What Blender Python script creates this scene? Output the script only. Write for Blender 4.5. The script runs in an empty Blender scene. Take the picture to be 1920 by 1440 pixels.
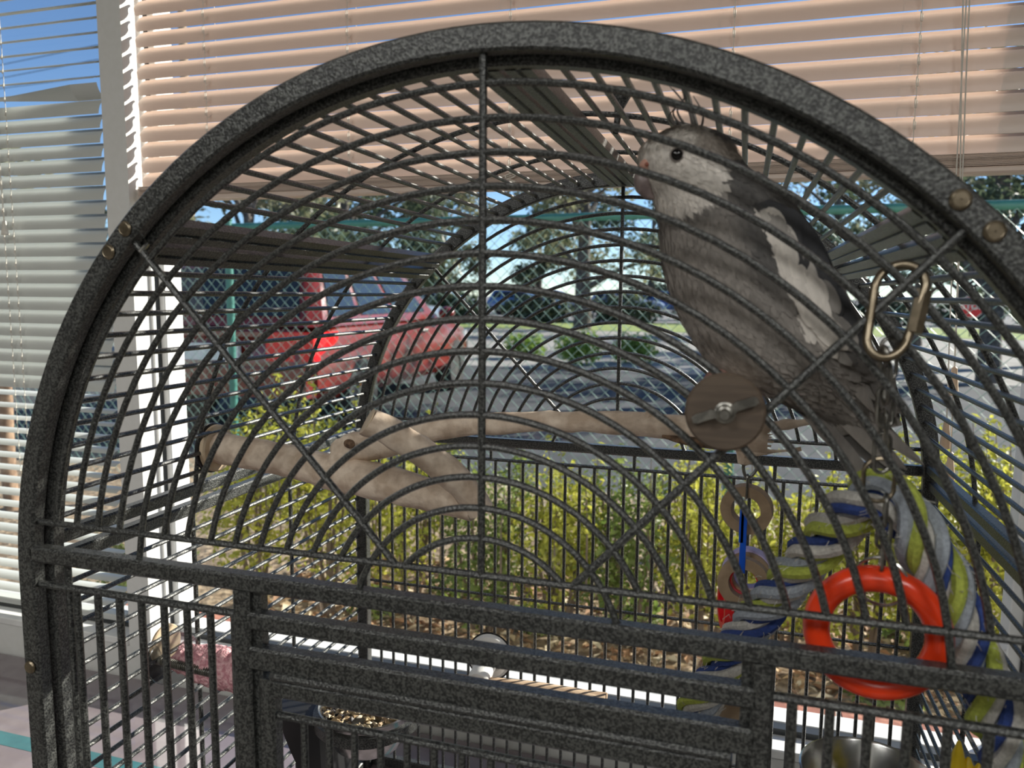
import bpy, bmesh, math, random
import numpy as np
from mathutils import Vector, Matrix, noise
random.seed(7); rng = np.random.default_rng(7)
PI = math.pi
C = bpy.context.scene.collection
# ------------------------------------------------------------------ units
# Builder coordinates are "bar pitches" (u): 1 u = 18 mm. Origin: centre of the cage's front arch, X right, Y away from us, Z up.
S = 0.018
Z0 = 1.30
def m(v): return v / S
def W(p): return (p[0]*S, p[1]*S, Z0 + p[2]*S)
# camera solved from the cage's bars
FPX = 1424.0
CAM = np.array([7.7245, -22.1282, 11.3512])
RM = np.array([[0.95658281, 0.29133647, 0.00850849], [-0.28838149, 0.9503056, -0.11728333], [-0.04225458, 0.10973752, 0.99306205]])
def ray(u, v): return RM.T @ np.array([(u-960)/FPX, 1, -(v-720)/FPX])
def at(u, v, Y):
    d = ray(u, v); t = (Y-CAM[1])/d[1]; return CAM + t*d
def onz(u, v, z):
    d = ray(u, v); t = (z-CAM[2])/d[2]; return CAM + t*d
# ------------------------------------------------------------------ camera, light, exposure
sc = bpy.context.scene
cam = bpy.data.cameras.new('camera'); co = bpy.data.objects.new('camera', cam); C.objects.link(co)
cam.sensor_width = 36; cam.lens = FPX*36/1920; cam.clip_start = 0.02; cam.clip_end = 2000
mw = Matrix.Identity(4)
for i in range(3):
    mw[i][0] = RM[0][i]; mw[i][1] = RM[2][i]; mw[i][2] = -RM[1][i]; mw[i][3] = W(CAM)[i]
co.matrix_world = mw
cam.dof.use_dof = True; cam.dof.focus_distance = 0.72; cam.dof.aperture_fstop = 10.0
sc.camera = co
SUN_EL = math.radians(25.5); SUN_AZ = math.radians(45)          # azimuth measured from +Y (out of the window) towards +X
world = bpy.data.worlds.new('sky'); sc.world = world; world.use_nodes = True
wn = world.node_tree.nodes; wl = world.node_tree.links; wn.clear()
sky = wn.new('ShaderNodeTexSky'); sky.sky_type = 'NISHITA'; sky.sun_disc = False
sky.sun_elevation = SUN_EL; sky.sun_rotation = SUN_AZ; sky.air_density = 1.0; sky.dust_density = 0.05; sky.ozone_density = 4.0; sky.altitude = 2500
bg = wn.new('ShaderNodeBackground'); bg.inputs['Strength'].default_value = 0.16
wo = wn.new('ShaderNodeOutputWorld'); wl.new(sky.outputs[0], bg.inputs[0]); wl.new(bg.outputs[0], wo.inputs[0])
sun = bpy.data.lights.new('sun', 'SUN'); sun.energy = 9.5; sun.angle = math.radians(0.6); sun.color = (1, .94, .84)
so = bpy.data.objects.new('sun', sun); C.objects.link(so)
sdir = Vector((math.sin(SUN_AZ)*math.cos(SUN_EL), math.cos(SUN_AZ)*math.cos(SUN_EL), math.sin(SUN_EL)))
so.rotation_euler = sdir.to_track_quat('Z', 'Y').to_euler(); so.location = (3, 8, 6)
ROOM_FILL = 17.5                                                 # watts per added fill panel
vs = sc.view_settings; vs.view_transform = 'Standard'; vs.look = 'None'; vs.gamma = 1; vs.exposure = 0.12; vs.use_curve_mapping = False
# ------------------------------------------------------------------ helpers
BASE = {}
def tag(o, label=None, cat=None, group=None, kind=None):
    if label: o['label'] = label
    if cat: o['category'] = cat
    if group: o['group'] = group
    if kind: o['kind'] = kind
    return o
def thing(name, label, cat, loc=(0,0,0), group=None):
    o = bpy.data.objects.new(name, None); C.objects.link(o); o.empty_display_size = .05
    o.location = W(loc); BASE[o] = np.array(W(loc)); return tag(o, label, cat, group)
class MB:
    def __init__(s): s.v = []; s.f = []; s.mi = []; s.col = []
    def add(s, vs, fs, mi=0, col=None):
        k = len(s.v); s.v += [tuple(p) for p in vs]; s.f += [tuple(i+k for i in f) for f in fs]; s.mi += [mi]*len(fs)
        if col is not None: s.col += [col]*len(vs)
        return s
    def box(s, x0, x1, y0, y1, z0, z1, b=0, mi=0):
        if b <= 0:
            P = [(x,y,z) for z in (z0,z1) for y in (y0,y1) for x in (x0,x1)]
            return s.add(P, [(0,2,3,1),(4,5,7,6),(0,1,5,4),(2,6,7,3),(0,4,6,2),(1,3,7,5)], mi)
        # chamfered box along its longest axis
        L = [x1-x0, y1-y0, z1-z0]; a = L.index(max(L)); lo=[x0,y0,z0]; hi=[x1,y1,z1]
        i, j = [(1,2),(2,0),(0,1)][a]
        sec = [(lo[i]+b,lo[j]),(hi[i]-b,lo[j]),(hi[i],lo[j]+b),(hi[i],hi[j]-b),(hi[i]-b,hi[j]),(lo[i]+b,hi[j]),(lo[i],hi[j]-b),(lo[i],lo[j]+b)]
        R = []
        for t in (lo[a], hi[a]):
            ring = []
            for (p,q) in sec:
                v=[0,0,0]; v[a]=t; v[i]=p; v[j]=q; ring.append(v)
            R.append(ring)
        return s.loft(R, True, True, mi)
    def loft(s, R, close=True, cap=True, mi=0, loop=False):
        k = len(R[0]); n = len(R); V = [p for r in R for p in r]; F = []
        for a in range(n if loop else n-1):
            b = (a+1) % n
            for i in range(k if close else k-1):
                j = (i+1) % k; F.append((a*k+i, a*k+j, b*k+j, b*k+i))
        if cap and not loop and close: F += [tuple(range(k))[::-1], tuple((n-1)*k+i for i in range(k))]
        return s.add(V, F, mi)
    def tube(s, P, r, n=8, loop=False, cap=True, mi=0):
        P = [np.array(p, float) for p in P]; N = len(P)
        rr = r if hasattr(r, '__len__') else [r]*N
        T = []
        for i in range(N):
            a = P[(i-1) % N] if (loop or i > 0) else P[i]; b = P[(i+1) % N] if (loop or i < N-1) else P[i]
            t = b-a; T.append(t/(np.linalg.norm(t)+1e-12))
        up = np.array([0,0,1.]) if abs(T[0][2]) < .9 else np.array([1.,0,0])
        nx = np.cross(up, T[0]); nx /= np.linalg.norm(nx); R = []
        for i in range(N):
            nx = nx - T[i]*np.dot(nx, T[i]); nx /= np.linalg.norm(nx)+1e-12; ny = np.cross(T[i], nx)
            R.append([P[i]+rr[i]*(math.cos(2*PI*k/n)*nx+math.sin(2*PI*k/n)*ny) for k in range(n)])
        return s.loft(R, True, cap, mi, loop)
    def lathe(s, prof, c, axis=(0,0,1), n=24, mi=0, cap=False):
        a = np.array(axis, float); a /= np.linalg.norm(a); u = np.cross(a, (0,0,1) if abs(a[2])<.9 else (1,0,0)); u /= np.linalg.norm(u); w = np.cross(a,u)
        c = np.array(c, float)
        R = [[c+a*h+max(r,1e-4)*(math.cos(2*PI*k/n)*u+math.sin(2*PI*k/n)*w) for k in range(n)] for r,h in prof]
        return s.loft(R, True, cap, mi)
    def disc(s, c, axis, r, t, n=28, b=.06, mi=0):
        return s.lathe([(0,-t/2),(r-b,-t/2),(r,-t/2+b),(r,t/2-b),(r-b,t/2),(0,t/2)], c, axis, n, mi)
    def torus(s, c, axis, R, r, n=28, k=10, mi=0):
        a = np.array(axis, float); a /= np.linalg.norm(a); u = np.cross(a, (0,0,1) if abs(a[2])<.9 else (1,0,0)); u /= np.linalg.norm(u); w = np.cross(a,u)
        return s.tube([np.array(c)+R*(math.cos(2*PI*i/n)*u+math.sin(2*PI*i/n)*w) for i in range(n)], r, k, True, mi=mi)
    def ball(s, c, r, n=12, k=8, mi=0):
        rx,ry,rz = r if hasattr(r,'__len__') else (r,r,r)
        R=[[(c[0]+rx*math.sin(max(PI*a/k,1e-3) if a<k else PI-1e-3)*math.cos(2*PI*i/n), c[1]+ry*math.sin(max(PI*a/k,1e-3) if a<k else PI-1e-3)*math.sin(2*PI*i/n), c[2]-rz*math.cos(PI*a/k)) for i in range(n)] for a in range(k+1)]
        return s.loft(R, True, True, mi)
    def build(s, name, mat, parent=None, smooth=True, loc=None, bevel=0, recalc=True):
        P = np.array(s.v, float).reshape(-1,3); P = np.c_[P[:,0]*S, P[:,1]*S, Z0+P[:,2]*S]
        if parent is not None: b = BASE[parent]
        elif loc is not None: b = np.array(W(loc))
        else: b = np.array([(P[:,0].min()+P[:,0].max())/2, (P[:,1].min()+P[:,1].max())/2, P[:,2].min()])
        me = bpy.data.meshes.new(name); me.from_pydata((P-b).tolist(), [], s.f)
        for mt in (mat if isinstance(mat, (list,tuple)) else [mat]): me.materials.append(mt)
        if any(s.mi): me.polygons.foreach_set('material_index', s.mi)
        if s.col:
            ca = me.color_attributes.new('pigment', 'FLOAT_COLOR', 'POINT')
            ca.data.foreach_set('color', np.array([list(c)+[1.] for c in s.col]).ravel())
        if recalc:
            bm = bmesh.new(); bm.from_mesh(me); bmesh.ops.recalc_face_normals(bm, faces=bm.faces); bm.to_mesh(me); bm.free()
        if smooth:
            me.polygons.foreach_set('use_smooth', [True]*len(me.polygons))
            try: me.set_sharp_from_angle(angle=math.radians(38))
            except Exception: pass
        me.update()
        o = bpy.data.objects.new(name, me); C.objects.link(o)
        if parent is not None: o.parent = parent
        else: o.location = b
        BASE[o] = b
        return o
def dup(o, d):
    c = o.copy(); C.objects.link(c); c.location = Vector(o.location) + Vector((d[0]*S, d[1]*S, d[2]*S)); return c
def smoothpath(P, n=40):
    P = np.array(P, float); N = len(P); out = []
    for t in np.linspace(0, N-1-1e-9, n):
        i = int(t); f = t-i; p0 = P[max(i-1,0)]; p1 = P[i]; p2 = P[min(i+1,N-1)]; p3 = P[min(i+2,N-1)]
        out.append(.5*((2*p1)+(-p0+p2)*f+(2*p0-5*p1+4*p2-p3)*f*f+(-p0+3*p1-3*p2+p3)*f**3))
    return out
# ------------------------------------------------------------------ materials
def newmat(name):
    mt = bpy.data.materials.new(name); mt.use_nodes = True; nt = mt.node_tree
    return mt, nt, nt.nodes['Principled BSDF'], nt.nodes['Material Output']
def P(b, **k):
    for n, v in k.items():
        b.inputs[n.replace('_',' ')].default_value = (*v,1) if n.endswith('Color') else v
def noisy(name, c1, c2, scale=20, rough=.5, metal=0, bump=0, detail=4, lo=.4, hi=.6, dist=.002, stretch=None, rough2=None):
    mt, nt, b, o = newmat(name); L = nt.links
    tc = nt.nodes.new('ShaderNodeTexCoord'); src = tc.outputs['Object']
    if stretch:
        mp = nt.nodes.new('ShaderNodeMapping'); mp.inputs['Scale'].default_value = stretch; L.new(src, mp.inputs[0]); src = mp.outputs[0]
    nz = nt.nodes.new('ShaderNodeTexNoise'); nz.inputs['Scale'].default_value = scale; nz.inputs['Detail'].default_value = detail; L.new(src, nz.inputs['Vector'])
    cr = nt.nodes.new('ShaderNodeValToRGB'); cr.color_ramp.elements[0].position = lo; cr.color_ramp.elements[1].position = hi
    cr.color_ramp.elements[0].color = (*c1,1); cr.color_ramp.elements[1].color = (*c2,1)
    L.new(nz.outputs['Fac'], cr.inputs[0]); L.new(cr.outputs[0], b.inputs['Base Color']); P(b, Roughness=rough, Metallic=metal)
    if rough2 is not None:
        mr = nt.nodes.new('ShaderNodeMapRange'); mr.inputs[1].default_value=lo; mr.inputs[2].default_value=hi; mr.inputs[3].default_value=rough; mr.inputs[4].default_value=rough2
        L.new(nz.outputs['Fac'], mr.inputs[0]); L.new(mr.outputs[0], b.inputs['Roughness'])
    if bump:
        bp = nt.nodes.new('ShaderNodeBump'); bp.inputs['Strength'].default_value = bump; bp.inputs['Distance'].default_value = dist
        L.new(nz.outputs['Fac'], bp.inputs['Height']); L.new(bp.outputs[0], b.inputs['Normal'])
    return mt
def plain(name, c, rough=.5, metal=0, **k):
    d = tuple(min(1, x*1.12) for x in c); e = tuple(x*.9 for x in c)
    mt = noisy(name, e, d, scale=14, rough=rough, metal=metal)
    if k: P(mt.node_tree.nodes['Principled BSDF'], **k)
    return mt
def leafmat(name, c1, c2, trans=.5):
    mt, nt, b, o = newmat(name); L = nt.links
    tc = nt.nodes.new('ShaderNodeTexCoord'); nz = nt.nodes.new('ShaderNodeTexNoise'); nz.inputs['Scale'].default_value = 9; L.new(tc.outputs['Object'], nz.inputs['Vector'])
    cr = nt.nodes.new('ShaderNodeValToRGB'); cr.color_ramp.elements[0].position=.35; cr.color_ramp.elements[1].position=.65
    cr.color_ramp.elements[0].color=(*c1,1); cr.color_ramp.elements[1].color=(*c2,1); L.new(nz.outputs['Fac'], cr.inputs[0])
    L.new(cr.outputs[0], b.inputs['Base Color']); P(b, Roughness=.45)
    t = nt.nodes.new('ShaderNodeBsdfTranslucent'); L.new(cr.outputs[0], t.inputs[0]); mx = nt.nodes.new('ShaderNodeMixShader'); mx.inputs[0].default_value = trans
    L.new(b.outputs[0], mx.inputs[1]); L.new(t.outputs[0], mx.inputs[2]); L.new(mx.outputs[0], o.inputs[0]); return mt
M = {}
def ironmat():
    mt, nt, b, o = newmat('silver_vein_black_iron'); L = nt.links; tc = nt.nodes.new('ShaderNodeTexCoord')
    nz = nt.nodes.new('ShaderNodeTexNoise'); nz.inputs['Scale'].default_value = 720; nz.inputs['Detail'].default_value = 3; L.new(tc.outputs['Object'], nz.inputs['Vector'])
    cr = nt.nodes.new('ShaderNodeValToRGB'); e = cr.color_ramp.elements; e[0].position=.44; e[0].color=(.008,.009,.009,1); e[1].position=.60; e[1].color=(.108,.112,.106,1); L.new(nz.outputs['Fac'], cr.inputs[0]); L.new(cr.outputs[0], b.inputs['Base Color'])
    mr = nt.nodes.new('ShaderNodeMapRange'); mr.inputs[1].default_value=.44; mr.inputs[2].default_value=.60; mr.inputs[4].default_value=.55; L.new(nz.outputs['Fac'], mr.inputs[0]); L.new(mr.outputs[0], b.inputs['Metallic'])
    bp = nt.nodes.new('ShaderNodeBump'); bp.inputs['Strength'].default_value=.8; bp.inputs['Distance'].default_value=.0007; L.new(nz.outputs['Fac'], bp.inputs['Height']); L.new(bp.outputs[0], b.inputs['Normal']); P(b, Roughness=.42, Coat_Weight=.7, Coat_Roughness=.34); b.inputs['Specular IOR Level'].default_value=.3; L.new(bp.outputs[0], b.inputs['Coat Normal'])
    return mt
M['iron'] = ironmat()
M['wall'] = noisy('painted_wall', (.73,.73,.70), (.75,.75,.725), scale=90, rough=.6, bump=.05)
M['frame'] = noisy('white_painted_frame', (.78,.78,.76), (.84,.84,.82), scale=30, rough=.4)
M['gasket'] = plain('dark_gasket', (.03,.033,.035), .4)
M['sidewall'] = noisy('greige_wall_paint', (.28,.27,.25), (.30,.29,.27), scale=60, rough=.7)
M['ceiling'] = plain('ceiling_paint', (.8,.8,.78), .8)
M['floor'] = noisy('vinyl_floor', (.27,.255,.23), (.33,.31,.28), scale=8, rough=.4)
M['steel'] = noisy('stainless_steel', (.5,.5,.48), (.62,.61,.59), scale=90, rough=.22, metal=1)
M['zinc'] = noisy('zinc_plated_steel', (.20,.195,.18), (.33,.32,.29), scale=160, rough=.36, metal=1)
M['brass'] = noisy('yellow_zinc', (.20,.165,.115), (.30,.25,.18), scale=120, rough=.36, metal=1)
M['wood'] = noisy('peeled_branch_wood', (.56,.43,.32), (.86,.72,.58), scale=75, rough=.75, bump=.9, dist=.0022, lo=.36, hi=.64, detail=9)
M['bark'] = noisy('dark_bark_remnant', (.09,.055,.035), (.24,.15,.09), scale=220, rough=.9, bump=.8)
M['discwood'] = noisy('wood_washer', (.085,.062,.045), (.115,.084,.06), scale=40, rough=.5, stretch=(1,1,8))
M['lightdisc'] = noisy('pale_wood_washer', (.50,.38,.25), (.58,.46,.32), scale=50, rough=.6)
M['card'] = noisy('cardboard_roll', (.30,.21,.13), (.38,.27,.17), scale=80, rough=.7)
M['redplastic'] = plain('red_orange_plastic', (.80,.055,.012), .25)
P(M['redplastic'].node_tree.nodes['Principled BSDF'], Subsurface_Weight=.25, Subsurface_Radius=(1,.3,.1), Subsurface_Scale=.01)
M['red'] = plain('red_plastic', (.75,.015,.02), .3)
M['blue'] = plain('blue_plastic', (.01,.10,.62), .3)
M['teal'] = plain('teal_plastic', (.10,.28,.25), .35)
M['lilac'] = plain('lilac_paper', (.42,.37,.60), .7)
M['yellow'] = plain('yellow_plastic', (.85,.60,.02), .3)
M['black'] = plain('black_plastic', (.015,.015,.016), .3)
def yarn(n, c): return noisy(n, tuple(x*.72 for x in c), c, scale=500, rough=.9, bump=.5, dist=.0008, lo=.35, hi=.65)
M['y_blue'] = yarn('blue_cotton', (.035,.07,.26)); M['y_lime'] = yarn('lime_cotton', (.46,.53,.09)); M['y_white'] = yarn('white_cotton', (.62,.60,.55)); M['y_grey'] = yarn('grey_blue_cotton', (.38,.42,.47))
M['pink'] = noisy('pink_mineral', (.62,.27,.31), (.85,.52,.54), scale=300, rough=.9, bump=1, dist=.003)
M['cord'] = plain('white_cord', (.72,.68,.6), .7)
M['tassel'] = noisy('tassel_wood', (.62,.44,.30), (.74,.56,.40), scale=60, rough=.5)
def slatmat(name, c, t, tc_):
    mt, nt, b, o = newmat(name); L = nt.links
    te = nt.nodes.new('ShaderNodeTexCoord'); nz = nt.nodes.new('ShaderNodeTexNoise'); nz.inputs['Scale'].default_value = 6; L.new(te.outputs['Object'], nz.inputs['Vector'])
    mxc = nt.nodes.new('ShaderNodeMixRGB'); mxc.inputs[1].default_value=(*c,1); mxc.inputs[2].default_value=(*[x*.93 for x in c],1); L.new(nz.outputs['Fac'], mxc.inputs[0]); L.new(mxc.outputs[0], b.inputs['Base Color']); P(b, Roughness=.38)
    if t > 0:
        tr = nt.nodes.new('ShaderNodeBsdfTranslucent'); tr.inputs[0].default_value=(*tc_,1); mx = nt.nodes.new('ShaderNodeMixShader'); mx.inputs[0].default_value=t
        L.new(b.outputs[0], mx.inputs[1]); L.new(tr.outputs[0], mx.inputs[2]); L.new(mx.outputs[0], o.inputs[0])
    return mt
M['slat'] = slatmat('vinyl_slat', (.76,.63,.54), .06, (.60,.33,.25))
M['slat2'] = slatmat('grey_aluminium_slat', (.62,.64,.61), 0, (0,0,0))
def glassmat(name, tint=(.96,.98,.97), base=.035):
    mt, nt, b, o = newmat(name); L = nt.links; nt.nodes.remove(b)
    t = nt.nodes.new('ShaderNodeBsdfTransparent'); t.inputs[0].default_value=(*tint,1); g = nt.nodes.new('ShaderNodeBsdfGlossy'); g.inputs['Roughness'].default_value=.02
    lw = nt.nodes.new('ShaderNodeLayerWeight'); lw.inputs[0].default_value=.12; ml = nt.nodes.new('ShaderNodeMath'); ml.operation='MULTIPLY_ADD'; ml.inputs[1].default_value=.5; ml.inputs[2].default_value=base*.5
    L.new(lw.outputs['Fresnel'], ml.inputs[0]); mx = nt.nodes.new('ShaderNodeMixShader'); L.new(ml.outputs[0], mx.inputs[0]); L.new(t.outputs[0], mx.inputs[1]); L.new(g.outputs[0], mx.inputs[2]); L.new(mx.outputs[0], o.inputs[0]); return mt
M['glass'] = glassmat('window_glass')
M['clear'] = glassmat('clear_plastic', (.72,.73,.74), .30); M['clear'].node_tree.nodes['Glossy BSDF'].inputs['Roughness'].default_value=.2
def emat(name, c, s):
    mt, nt, b, o = newmat(name); P(b, Base_Color=c, Emission_Color=c, Emission_Strength=s); return mt
# ------------------------------------------------------------------ room shell
YW = 32.8                      # inner face of the window wall
ZT, ZB = 74.0, -72.2           # ceiling, floor
XL, XR, YB = -150.0, 130.0, -250.0
mx0 = at(203,440,YW)[0]; mx1 = at(243,390,YW)[0]              # mullion between the two windows
WX1 = 27.85                      # right jamb of the main window
LX0 = -112.0                    # far jamb of the left window
SILL = -21.1; HEAD = 52.0
def struct(name, mb, mat, **k):
    o = mb.build(name, mat, **k); o['kind'] = 'structure'; return o
b = MB()
b.box(XL, LX0, YW, YW+6, ZB, ZT); b.box(WX1, XR, YW, YW+6, ZB, ZT)
b.box(LX0, WX1, YW, YW+6, HEAD, ZT); b.box(LX0, WX1, YW, YW+6, ZB, SILL-.7); b.box(mx0, mx1, YW, YW+6, SILL-.7, HEAD)
struct('wall_back', b, M['wall'], smooth=False)
struct('wall_left', MB().box(XL-4, XL, YB, YW+6, ZB, ZT), M['sidewall'], smooth=False)
struct('wall_right', MB().box(XR, XR+4, YB, YW+6, ZB, ZT), M['sidewall'], smooth=False)
struct('wall_front', MB().box(XL, XR, YB-4, YB, ZB, ZT), M['sidewall'], smooth=False)
struct('floor', MB().box(XL-4, XR+4, YB-4, YW+6, ZB-4, ZB), M['floor'], smooth=False)
struct('ceiling', MB().box(XL-4, XR+4, YB-4, YW+6, ZT, ZT+4), M['ceiling'], smooth=False)
struct('trim_1', MB().box(mx1, WX1, YW-.3, 35.5, SILL-.7, SILL, .08), M['frame'], smooth=False)
struct('trim_2', MB().box(LX0, mx0, YW-.3, 35.5, SILL-.7, SILL, .08), M['frame'], smooth=False)
def window(name, x0, x1):
    w = bpy.data.objects.new(name, None); C.objects.link(w); w.location = W((x0, 36, SILL)); BASE[w] = np.array(W((x0,36,SILL))); w['kind'] = 'structure'
    f = MB()
    f.box(x0, x1, 35.5, 37.7, -21.1, -20.55, .08); f.box(x0, x1, 35.3, 37.6, HEAD-2, HEAD, .08)
    f.box(x0, x0+.28, 34.7, 35.0, SILL, HEAD); f.box(x0, x0+.75, 35.7, 37.6, -20.5, HEAD-2, .08); f.box(x1-1.75, x1-.85, 35.7, 37.6, -20.5, HEAD-2, .08)
    f.build('window_frame', M['frame'], w, smooth=False)
    g = MB(); g.box(x0, x1, 34.6, 35.5, SILL, -20.62); g.box(x0, x0+.16, 35.0, 35.7, -20.5, HEAD-2); g.box(x1-.85, x1, 35.0, 36.9, -20.5, HEAD-2)
    g.build('track', M['gasket'], w, smooth=False)
    g = MB(); g.add([(x0+.7,37.3,-20.5),(x1-.9,37.3,-20.5),(x1-.9,37.3,HEAD-1.9),(x0+.7,37.3,HEAD-1.9)], [(0,1,2,3)]); g.build('pane', M['glass'], w, smooth=False)
window('window_1', mx1, WX1); window('window_2', LX0, mx0)
t3 = struct('trim_3', MB().box(LX0-6, WX1+6, YW+5.4, YW+8.6, SILL-3.3, SILL-1.0, .1), noisy('grey_mortar', (.30,.28,.26), (.38,.36,.33), scale=60, rough=.95), smooth=False)
br_m = noisy('red_brick', (.25,.09,.06), (.42,.18,.12), scale=50, rough=.9, bump=.5)
br0 = None
for k in range(13):
    if br0 is None: br0 = MB().box(LX0-5.8, LX0+4.9, YW+5.6, YW+8.75, SILL-3.0, SILL-.8, .12).build('brick', br_m, t3)
    else: dup(br0, (11.2*k, .1*math.sin(k*3), .08*math.sin(k*2.3)))
# unseen ceiling panels, added as fill light for the room
for lx, ly, wh in ((-40,-95,'left one of the two nearer the windows'), (55,-95,'right one of the two nearer the windows'), (7,-190,'the one farthest from the windows')):
    t = thing('fill_panel', 'square white fill panel added on the unseen ceiling, '+wh, 'fill light', (lx, ly, ZT), 'added fill panels')
    f = MB(); f.box(lx-17, lx+17, ly-17, ly-16, ZT-1, ZT); f.box(lx-17, lx+17, ly+16, ly+17, ZT-1, ZT); f.box(lx-17, lx-16, ly-16, ly+16, ZT-1, ZT); f.box(lx+16, lx+17, ly-16, ly+16, ZT-1, ZT)
    f.build('frame', M['frame'], t, smooth=False)
    MB().box(lx-16, lx+16, ly-16, ly+16, ZT-.6, ZT-.1).build('fill_diffuser', emat('fill_glow', (1,.97,.92), 2.0), t, smooth=False)
    al = bpy.data.lights.new('fill_light', 'AREA'); al.shape = 'SQUARE'; al.size = 31*S; al.energy = ROOM_FILL; al.color = (1,.995,.965)
    ao = bpy.data.objects.new('fill_light', al); C.objects.link(ao); ao.parent = t; ao.location = (0,0,-.7*S-.005)
# counter the cage stands on
CT = -24.8
c = thing('counter', 'long glossy mauve counter with a teal stripe, under the windows and the birdcage', 'counter', (-20, 14, ZB))
lam = noisy('mauve_laminate', (.20,.168,.182), (.235,.20,.215), scale=25, rough=.06); P(lam.node_tree.nodes['Principled BSDF'], Coat_Weight=.4, Coat_Roughness=.08)
MB().box(-112, 60, -6, YW-.35, CT-1.6, CT, .15).build('countertop', lam, c)
yt0 = onz(0,1370,CT)[1]; yt1 = onz(0,1396,CT)[1]
MB().box(-112, 60, yt1, yt0, CT-.02, CT+.015).build('stripe', noisy('teal_laminate', (.05,.15,.17), (.06,.18,.20), scale=30, rough=.08), c, smooth=False)['label'] = 'teal stripe inlaid in the counter'
for lx in (-108, -50, 10, 54): MB().box(lx, lx+3, -3, 30, ZB, CT-1.6, .1).build('support', M['frame'], c)
# ------------------------------------------------------------------ venetian blinds
YBL = 34.2
def slat(mb, x0, x1, zc, th, w=1.52, crown=.42, y=YBL, twist=None, round_=True):
    # crowned strip; th = tilt, lower edge on the room side; convex side up
    xs = [x0, x0+.06, x0+.2, x0+.45] + list(np.linspace(x0+3, x1-3, 7)) + [x1-.45, x1-.2, x1-.06, x1]; sc_ = [.45,.7,.9,1.0]+[1]*7+[1.0,.9,.7,.45] if round_ else [1]*15
    R = []
    for x, k in zip(xs, sc_):
        t = th if twist is None else twist(x)
        ring = []
        for q in np.linspace(-.5, .5, 7):
            h = crown*(.25-q*q)*w/.5*.5
            l = q*w*k
            dy, dz = math.cos(t)*l - math.sin(t)*h, math.sin(t)*l + math.cos(t)*h
            ring.append((x, y+dy, zc+dz + (0 if twist is None else .0)))
        R.append(ring)
    mb.loft(R, False, False)
pitch = at(260,61,YBL)[2] - at(260,91,YBL)[2]
bx0 = at(256,60,YBL)[0]; bx1 = WX1-.5
zs0 = at(400,375,YBL)[2]; zs1 = at(430,345,YBL)[2]
bl = thing('window_blind', 'wide cream slatted blind half raised in the right-hand window', 'blind', (0, YBL, zs0))
zf = zs1 + .55
proto = None
for k in range(24):
    z = zf + k*pitch + .02*math.sin(k*7.1)
    if proto is None:
        mb = MB(); slat(mb, bx0, bx1, z, math.radians(69)); proto = mb.build('slat', M['slat'], bl, recalc=False); z00 = z; continue
    o = dup(proto, (.05*math.sin(k*3.3), 0, z-z00)); o.rotation_euler.x = math.radians(2*math.sin(k*2.2))
    o.rotation_euler.x = 0
n_st = 10; hs = (zs1-zs0-.47)/n_st
st = MB().box(bx0, bx1, YBL-.74, YBL+.74, zs0+.47, zs0+.47+hs*.72, .03).build('stacked_slat', M['slat'], bl)
for k in range(1, n_st): dup(st, (.05*math.sin(k*2.7), .06*math.sin(k*5), k*hs))
MB().box(bx0, bx1, YBL-.7, YBL+.7, zs0, zs0+.45, .12).build('bottom_rail', M['slat'], bl)
MB().box(bx0, bx1, YBL-.8, YBL+.8, HEAD-2.2, HEAD, .1).build('headrail', M['frame'], bl)
ztop = zf + 24*pitch
for px, py in ((393,60),(660,60),(963,30),(1377,60),(1722,60)):
    x = at(px, py, YBL)[0]
    cb = MB()
    for yy in (YBL-.72, YBL+.72): cb.tube([(x,yy,zs0+.4),(x,yy,ztop)], .025, 5)
    for k in range(24): cb.tube([(x,YBL-.72,zf+k*pitch-.5),(x+.05,YBL+.72,zf+k*pitch+.55)], .018, 4)
    cb.build('ladder_cord', M['cord'], bl)
    lp = MB()
    for k in range(24):    # small tape hooks on the room side
        z = zf+k*pitch; lp.tube([(x-.06,YBL-.80,z+.35),(x-.07,YBL-.84,z-.25),(x+.05,YBL-.84,z-.28),(x+.06,YBL-.80,z+.2)], .03, 5)
    lp.build('cord_loop', M['cord'], bl)
    P_ = [(x+.5*math.sin(t*2.3)+.2*math.sin(t*5), YBL-.85-.04*t/6, zs1-.1-.75*abs(math.sin(t*.55))) for t in np.linspace(0,14,60)]
    MB().tube(P_, .03, 5).build('slack_cord', M['cord'], bl)
# pull cords with tassels at the right
for i, (ua, va, ub, vb) in enumerate(((1812,0,1775,790),(1818,0,1790,690),(1806,0,1783,850))):
    pa = at(ua, va, YBL-1.1); pb = at(ub, vb, YBL-1.1)
    MB().tube(smoothpath([pa + (0,0,8), pa, (pa+pb)/2+(.12*(i-1),0,0), pb], 24), .045, 6).build('pull_cord', M['cord'], bl)
    MB().lathe([(.05,.1),(.17,0),(.2,-.5),(.3,-1.3),(.34,-1.75),(.28,-1.8),(0,-1.8)], pb, (0,0,1), 14).build('tassel', M['tassel'], bl)
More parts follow.
